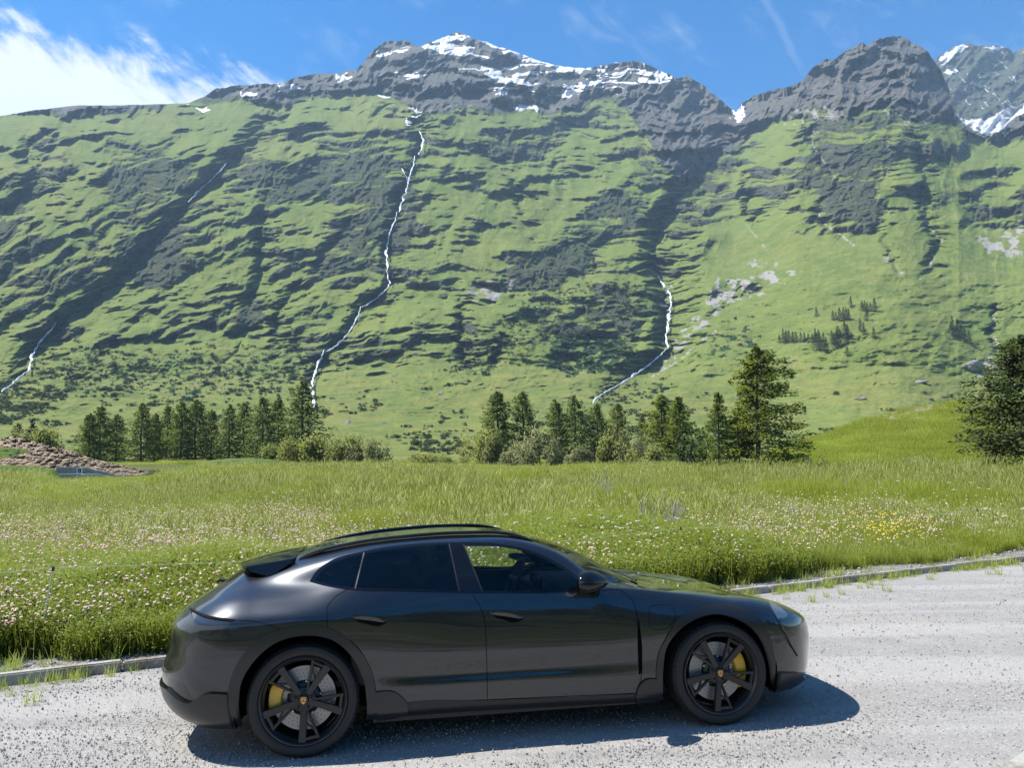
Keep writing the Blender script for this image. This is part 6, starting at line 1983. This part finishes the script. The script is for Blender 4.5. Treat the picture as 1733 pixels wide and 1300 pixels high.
def multi_mesh(name, groups):
    """groups: [(V, F, material)]"""
    me = bpy.data.meshes.new(name); V, F, mi = [], [], []
    for k, (v, f, mt) in enumerate(groups):
        b0 = len(V); V += [tuple(x) for x in v]; F += [tuple(i + b0 for i in q) for q in f]; mi += [k] * len(f)
        me.materials.append(mt)
    me.from_pydata(V, [], F); me.polygons.foreach_set('material_index', mi); me.update()
    me.polygons.foreach_set('use_smooth', np.ones(len(F), bool))
    nn = np.zeros(len(V) * 3, np.float32); me.vertices.foreach_get('normal', nn); nn = nn.reshape(-1, 3)
    nn[nn[:, 2] < 0] *= -1
    nn = nn * .45 + np.array([0, 0, .55]); nn /= np.linalg.norm(nn, axis=1, keepdims=True)
    me.normals_split_custom_set_from_vertices(nn.tolist())
    return me
_ico = None
def head(c, r, sq=1.0):
    bm = bmesh.new(); bmesh.ops.create_icosphere(bm, subdivisions=1, radius=r)
    v = [np.array([p.co.x + c[0], p.co.y + c[1], p.co.z * sq + c[2]]) for p in bm.verts]; f = [[q.index for q in p.verts] for p in bm.faces]; bm.free()
    return v, f
def join(parts):
    V, F = [], []
    for v, f in parts:
        k = len(V); V += list(v); F += [tuple(i + k for i in q) for q in f]
    return V, F
def seedy(seed, n, h0, h1, spread):
    r = np.random.default_rng(seed); st = blades(seed, n, h0, h1, spread, .0016, .35, .18)
    parts = []
    V, F = st
    for i in range(n):
        tip = np.array(V[i * 7 + 6]); md = np.array(V[i * 7 + 4])
        d = tip - md; L_ = .10 * r.uniform(.7, 1.3); d = d / np.linalg.norm(d)
        s = np.cross(d, [0, 0, 1.0]); s = s / (np.linalg.norm(s) + 1e-6)
        for q in range(2):
            ss_ = s if q == 0 else np.cross(d, s)
            parts.append(([tip - d * L_, tip - d * L_ * .4 + ss_ * .005, tip + d * L_ * .4, tip - d * L_ * .4 - ss_ * .005], [(0, 1, 2, 3)]))
    return st, join(parts)
def flower(seed, n, h0, h1, spread, rad, sq, hm, name, spike=False, umbel=False):
    r = np.random.default_rng(seed); st = blades(seed, n, h0, h1, spread, .0018, .22, .2); parts = []
    for i in range(n):
        tip = np.array(st[0][i * 7 + 6])
        if spike:
            for q in range(7): parts.append(head(tip - [0, 0, .035 * q] + r.normal(size=3) * .010, rad * r.uniform(.6, 1.1) * (.6 + .06 * q), 1.1))
        elif umbel:
            for q in range(7):
                o_ = rand_unit(1, r)[0] * [.035, .035, .008]; parts.append(head(tip + o_, rad * r.uniform(.7, 1.1), .5))
        else: parts.append(head(tip, rad * r.uniform(.75, 1.2), sq))
    return multi_mesh(name, [(*st, M_grassA), (*join(parts), hm)])
def leafy(seed, n, hh, spread, sz):
    r = np.random.default_rng(seed); parts = []
    for i in range(n):
        a = r.uniform(0, 6.28); rad = spread * math.sqrt(r.random()); z = hh * r.uniform(.15, 1.0)
        c = np.array([rad * math.cos(a), rad * math.sin(a), z]); d = rand_unit(1, r)[0] * [1, 1, .5]; d /= np.linalg.norm(d)
        nrm = np.array([0, 0, 1]) + rand_unit(1, r)[0] * .7; s = np.cross(d, nrm); s /= np.linalg.norm(s) + 1e-6
        L_ = sz * r.uniform(.6, 1.3)
        parts.append(([c - d * L_, c + s * L_ * .6, c + d * L_, c - s * L_ * .6], [(0, 1, 2, 3)]))
    return join(parts)

GR = []
for s in (1, 2, 3): GR.append(multi_mesh('grass', [(*blades(s, 34, .30, .62, .15, .0042, .55), M_grassA)]))                    # 0-2 green
for s in (4, 5):
    st, sh = seedy(s + 20, 9, .50, .82, .16)
    GR.append(multi_mesh('grass', [(*blades(s, 24, .28, .55, .15, .0040, .6), M_grassB), (*st, M_grassB), (*sh, M_straw)]))      # 3-4 yellow, with seed heads
for s in (6, 7): GR.append(multi_mesh('grass', [(*leafy(s, 95, .42, .18, .014), M_clover), (*blades(s, 18, .3, .56, .16, .0035, .5), M_grassA)]))   # 5-6 clover
GR.append(multi_mesh('grass', [(*blades(8, 22, .06, .20, .07, .0030, .7, .6), M_grassB), (*blades(9, 6, .12, .28, .06, .002, .5), M_straw)]))     # 7 kerb weeds
GR.append(multi_mesh('grass', [(*blades(10, 90, .30, .62, .5, .0055, .6), M_grassA)]))   # 8 wide far tuft, green
GR.append(multi_mesh('grass', [(*blades(11, 90, .30, .62, .5, .0055, .6), M_grassB)]))   # 9 wide far tuft, yellow

def meadow():
    r = np.random.default_rng(5)
    n = 210000
    az = r.uniform(-.78, .78, n)
    Rn, Rf = 6.2, 135.0; p_ = -.25          # areal density ~ R^(p_-1)
    u = r.random(n); R_ = (Rn ** p_ + u * (Rf ** p_ - Rn ** p_)) ** (1 / p_)
    x, y = R_ * np.sin(az), R_ * np.cos(az)
    d = kerb_d(x, y)
    edge = .55 + (fbm(x * 1.3, y * 1.3, 401, 3) - .5) * .9
    keep = d > edge
    # the concrete clamp, heaps and bare ground stay clear
    px = to_pix(np.stack([x, y, ground_z(x, y)], -1))[:, 0]
    keep &= ~((R_ > 54.5) & (R_ < 90) & (px < 330)) & ~((R_ > 60) & (px > 1300) & (R_ < 140))
    x, y, R_, az, d, px = x[keep], y[keep], R_[keep], az[keep], d[keep], px[keep]
    z = ground_z(x, y)
    n = len(x); m_ = fbm(x / 3.2, y / 3.2, 403, 4); m2 = fbm(x / 9, y / 9, 405, 3)
    idx = r.integers(0, 3, n)
    idx = np.where(m_ + r.normal(size=n) * .08 > .47, 3 + r.integers(0, 2, n), idx)
    cl_ = (m2 + .25 * smooth01(d, 6, 1) + .12 * smooth01(px, 900, 200) + r.normal(size=n) * .07 > .62) & (R_ < 30)
    idx = np.where(cl_, 5 + r.integers(0, 2, n), idx)
    far = R_ > 24
    q_ = m_ + r.normal(size=n) * .09
    idx = np.where(far, np.where(q_ > .53, 3 + r.integers(0, 2, n), np.where(q_ > .43, 9, 8)), idx)
    s = (.75 + .5 * r.random(n)) * np.interp(R_, [6, 12, 24, 50, 60, 130], [.78, .92, 1.0, .95, .6, .55]) * (.50 + .75 * smooth01(m2, .3, .7) + .25 * smooth01(fbm(x / 1.4, y / 1.4, 407, 3), .35, .65))
    s *= np.where((px > 60) & (px < 270) & (R_ > 34), .45, 1)
    s *= np.where(d < 1.6, .55 + .28 * np.clip(d, 0, 1.6), 1)
    s = np.where(far & (idx < 8), s * 1.15, s)
    w = s * np.interp(R_, [6, 15, 24, 24.01, 60, 130], [1.1, 1.25, 1.6, .85, 1.7, 3.4])
    rot = np.stack([r.normal(size=n) * .10, r.normal(size=n) * .10, r.uniform(0, 6.28, n)], -1)
    P = np.stack([x, y, z], -1); S_ = np.stack([w, w, s], -1)
    # weeds along both faces of the kerb
    q = 650; xk = r.uniform(-7, 13, q); off = np.where(r.random(q) < .6, -r.random(q) * .12 - .01, .16 + r.random(q) * .5)
    off = np.where(r.random(q) < .12, -r.random(q) * .9, off)
    keepk = fbm(xk * .9, xk * 0, 409, 3) + r.normal(size=q) * .05 > .47
    xk, off = xk[keepk], off[keepk]
    yk = kerb_y(xk) + off * 1.1; zk = np.where(off < 0, 0, ground_z(xk, yk)); q = len(xk)
    P = np.concatenate([P, np.stack([xk, yk, zk], -1)]); sk = r.uniform(.5, 1.25, q)
    S_ = np.concatenate([S_, np.stack([sk, sk, sk], -1)]); rot = np.concatenate([rot, np.stack([0 * sk, 0 * sk, r.uniform(0, 6.28, q)], -1)])
    idx = np.concatenate([idx, np.full(q, 7)])
    scatter('meadow_grass', P, rot, S_, idx, GR)
    return
meadow()

FL = [flower(51, 6, .36, .62, .15, .0140, .8, M_fpale, 'flower'), flower(52, 7, .34, .60, .16, .0130, .8, M_fpale, 'flower'), flower(53, 5, .42, .64, .12, .0135, 1.0, M_fpink, 'flower'),
      flower(54, 3, .5, .75, .10, .010, .5, M_fwhite, 'flower', umbel=True), flower(55, 6, .40, .66, .14, .014, .7, M_fyellow, 'flower'), flower(56, 3, .55, .8, .08, .013, 1, M_fblue, 'flower', spike=True)]
def flowers():
    r = np.random.default_rng(9)
    P, I_, Z_ = [], [], []
    def patch(n, k, fn, size=1.0):
        az = r.uniform(-.75, .75, n); R_ = (6.2 ** .2 + r.random(n) * (55 ** .2 - 6.2 ** .2)) ** 5
        x, y = R_ * np.sin(az), R_ * np.cos(az); z = ground_z(x, y)
        pp = to_pix(np.stack([x, y, z + .4], -1)); d = kerb_d(x, y)
        w = fn(pp[:, 0], pp[:, 1], x, y, R_) * (d > .55)
        kp = r.random(n) < w
        P.append(np.stack([x, y, z], -1)[kp]); I_.append(np.where(r.random(kp.sum()) < .5, k[0], k[-1])); Z_.append(r.uniform(.75, 1.15, kp.sum()) * size * np.interp(R_[kp], [6, 20, 55], [1, 1.15, 1.6]))
    nz = lambda x, y, s, sd: fbm(x / s, y / s, sd, 3)
    patch(46000, (0, 1), lambda px, py, x, y, R_: (.55 + .45 * smooth01(nz(x, y, 2.0, 411), .38, .60)) * np.interp(px, [0, 500, 900, 1400, 1733], [1, .8, .6, .5, .15]) * smooth01(R_, 28, 10) * .66)
    patch(9000, (2,), lambda px, py, x, y, R_: smooth01(nz(x, y, 2.6, 413), .52, .66) * np.interp(px, [0, 500, 1200, 1733], [.30, .18, .10, .05]) * smooth01(R_, 30, 12))
    patch(4000, (3,), lambda px, py, x, y, R_: smooth01(nz(x, y, 3.0, 415), .60, .68) * .30)
    patch(16000, (4,), lambda px, py, x, y, R_: poly_mask([1440,905,1520,890,1600,905,1610,940,1540,960,1460,950], px, py, 12) * .9 + poly_mask([650,800,700,795,720,830,660,850], px, py, 10) * .7 + poly_mask([1390,820,1600,820,1600,835,1390,832], px, py, 8) * .25 + .006)
    patch(9000, (5,), lambda px, py, x, y, R_: poly_mask([1080,870,1155,868,1160,905,1085,915], px, py, 5) + poly_mask([1008,826,1034,826,1034,856,1008,856], px, py, 4) * 1.0 + .004)
    P_all = np.concatenate(P); n = len(P_all); s = np.concatenate(Z_)
    scatter('wildflowers', P_all, np.stack([r.normal(size=n) * .08, r.normal(size=n) * .08, r.uniform(0, 6.28, n)], -1), np.stack([s, s, s], -1), np.concatenate(I_), FL)
flowers()

# ---- loose gravel -----------------------------------------------------------------------------
M_pebble, nt, b = mat_new('loose pebbles')
def _peb():
    N, L, tc, noise, voro, mth, rg, mix, bump, attr = noise_tools(nt)
    b.inputs['Roughness'].default_value = .9
    oi = N('ShaderNodeObjectInfo')
    c = mix(rg(oi.outputs['Random'], .0, .5), (.24, .23, .215), (.33, .318, .30))
    c = mix(rg(oi.outputs['Random'], .6, 1.0), c, (.40, .387, .365))
    L(c, b.inputs['Base Color'])
_peb()
def gravel():
    r = np.random.default_rng(15)
    kinds = []
    for s in range(5):
        me = stone_mesh(70 + s, 1, .3); me.materials.append(M_pebble); kinds.append(me)
    n = 46000
    px = r.uniform(-60, 1800, n); py = 945 + (1330 - 945) * r.random(n) ** .8
    g = on_ground(px, py); x, y = g[:, 0], g[:, 1]
    kp = (kerb_d(x, y) < -.0) & (y > kerb2_y(x)) & (y < 18)
    tr = fbm((x * .92 + y * .39) * .12, (y * .92 - x * .39) * 1.4, 421, 3)
    kp &= r.random(n) < np.clip(.35 + smooth01(tr, .62, .42) * .8, 0, 1)
    x, y = x[kp], y[kp]; n = len(x)
    s = np.clip(np.exp(r.normal(size=n) * .42) * .0038, .0022, .012) * np.interp(np.hypot(x, y), [4, 14], [1, 1.5])
    rot = r.uniform(0, 6.28, (n, 3))
    # the strip behind the kerb is stony too
    m_ = 4000; xk = r.uniform(-8, 12, m_); dk = .17 + r.random(m_) ** 1.6 * .8; yk = kerb_y(xk) + dk * 1.1
    sk = np.clip(np.exp(r.normal(size=m_) * .5) * .009, .005, .03)
    P = np.concatenate([np.stack([x, y, s * .25], -1), np.stack([xk, yk, ground_z(xk, yk) + sk * .3], -1)])
    s = np.concatenate([s, sk]); rot = np.concatenate([rot, r.uniform(0, 6.28, (m_, 3))])
    scatter('loose_gravel', P, rot, np.stack([s, s, s * .75], -1), r.integers(0, 5, len(P)), kinds)
gravel()

# ---- shrubs dotted over the lower slopes ----------------------------------------------------------
def mound_turf():
    r = np.random.default_rng(35); me = md.data; n0 = 230
    co = np.zeros(len(me.vertices) * 3, np.float32); me.vertices.foreach_get('co', co); co = co.reshape(-1, n0, 3)[:70]
    n = 9000; i = r.integers(0, 68, n); j = r.integers(0, 228, n); a, c = r.random((n, 1)), r.random((n, 1))
    P = co[i, j] * (1-a) * (1-c) + co[i+1, j] * a * (1-c) + co[i, j+1] * (1-a) * c + co[i+1, j+1] * a * c
    at = np.zeros(len(me.vertices), np.float32); me.attributes['bare'].data.foreach_get('value', at); at = at.reshape(-1, n0)
    kp = (at[i, j] < .3) | (r.random(n) < .2); P = P[kp]; n = len(P)
    s = r.uniform(.5, 1.1, n); w = s * 2.4
    scatter('mound_grass', P, np.stack([0 * s, 0 * s, r.uniform(0, 6.28, n)], -1), np.stack([w, w, s], -1), np.where(fbm(P[:, 0] / 5, P[:, 1] / 5, 441, 3) > .62, 1, 0), GR[8:10])
mound_turf()
def slope_shrubs():
    r = np.random.default_rng(25); kinds = []
    for s in (61, 62, 63):
        mb, V, F, Nn = bush(s, 260, 6, .22, 0); sm = big_mesh('shrub', V, F, M_darkbush, True).data; sm.normals_split_custom_set_from_vertices(Nn.tolist()); kinds.append(sm)
    n = 26000; px = r.uniform(-60, 1790, n); py = r.uniform(440, 782, n)
    ci = np.clip(np.interp(px, mpx, np.arange(NC)).astype(int), 0, NC - 1); sk = np.interp(px, mpx, sky_y)
    rj = np.clip(((YB - py) / (YB - sk) * (NR - 1)).astype(int), 0, NR - 1)
    w = .85 * bush_d[rj, ci] + .30 * scrub[rj, ci] * (fbm(px / 22, py / 9, 431, 3) > .5)
    w += smooth01(py, 640, 700) * smooth01(fbm(px / 45, py / 12, 433, 3), .56, .64) * .35 * np.interp(px, [0, 1100, 1250], [1, 1, .3])
    w += poly_mask([-40,655,60,645,110,670,60,700,-40,720], px, py, 10) * .8
    w += poly_mask([690,700,780,690,800,770,680,775], px, py, 12) * .18 + poly_mask([1000,655,1130,640,1160,670,1020,690], px, py, 8) * .3
    kp = r.random(n) < w
    px, py = px[kp], py[kp]; P = mt_point(px, py); R_ = np.linalg.norm(P[:, :2], axis=1); n = len(P)
    s = r.uniform(1.3, 3.6, n) * np.interp(R_, [150, 800], [.75, 1.15]) * np.where(r.random(n) < .06, 1.6, 1)
    P[:, 2] -= .15 * s
    scatter('slope_shrubs', P, np.stack([0 * s, 0 * s, r.uniform(0, 6.28, n)], -1), np.stack([s, s, s * .75], -1), r.integers(0, 3, n), kinds)
slope_shrubs()

# ---- woodland added unseen behind the photographer, for the paintwork to reflect ---------------------
def reflection_woodland():
    r = np.random.default_rng(45); n = 260
    x = r.uniform(-120, 130, n); y = -26 - 8 - r.random(n) ** 1.3 * 120
    kp = fbm(x / 26, y / 26, 451, 3) > .42; x, y = x[kp], y[kp]; d = -26 - y; n = len(x)
    z = .9 + d * .21 + (fbm(x / 45, y / 45, 221, 5) - .5) * np.clip(d * .5, 0, 40) - .5
    s = r.uniform(.7, 1.5, n)
    scatter('reflection_woodland', np.stack([x, y, z], -1), np.stack([0 * s, 0 * s, r.uniform(0, 6.28, n)], -1), np.stack([s, s, s], -1), r.integers(0, 4, n), [p[1] for p in LARCH])
reflection_woodland()
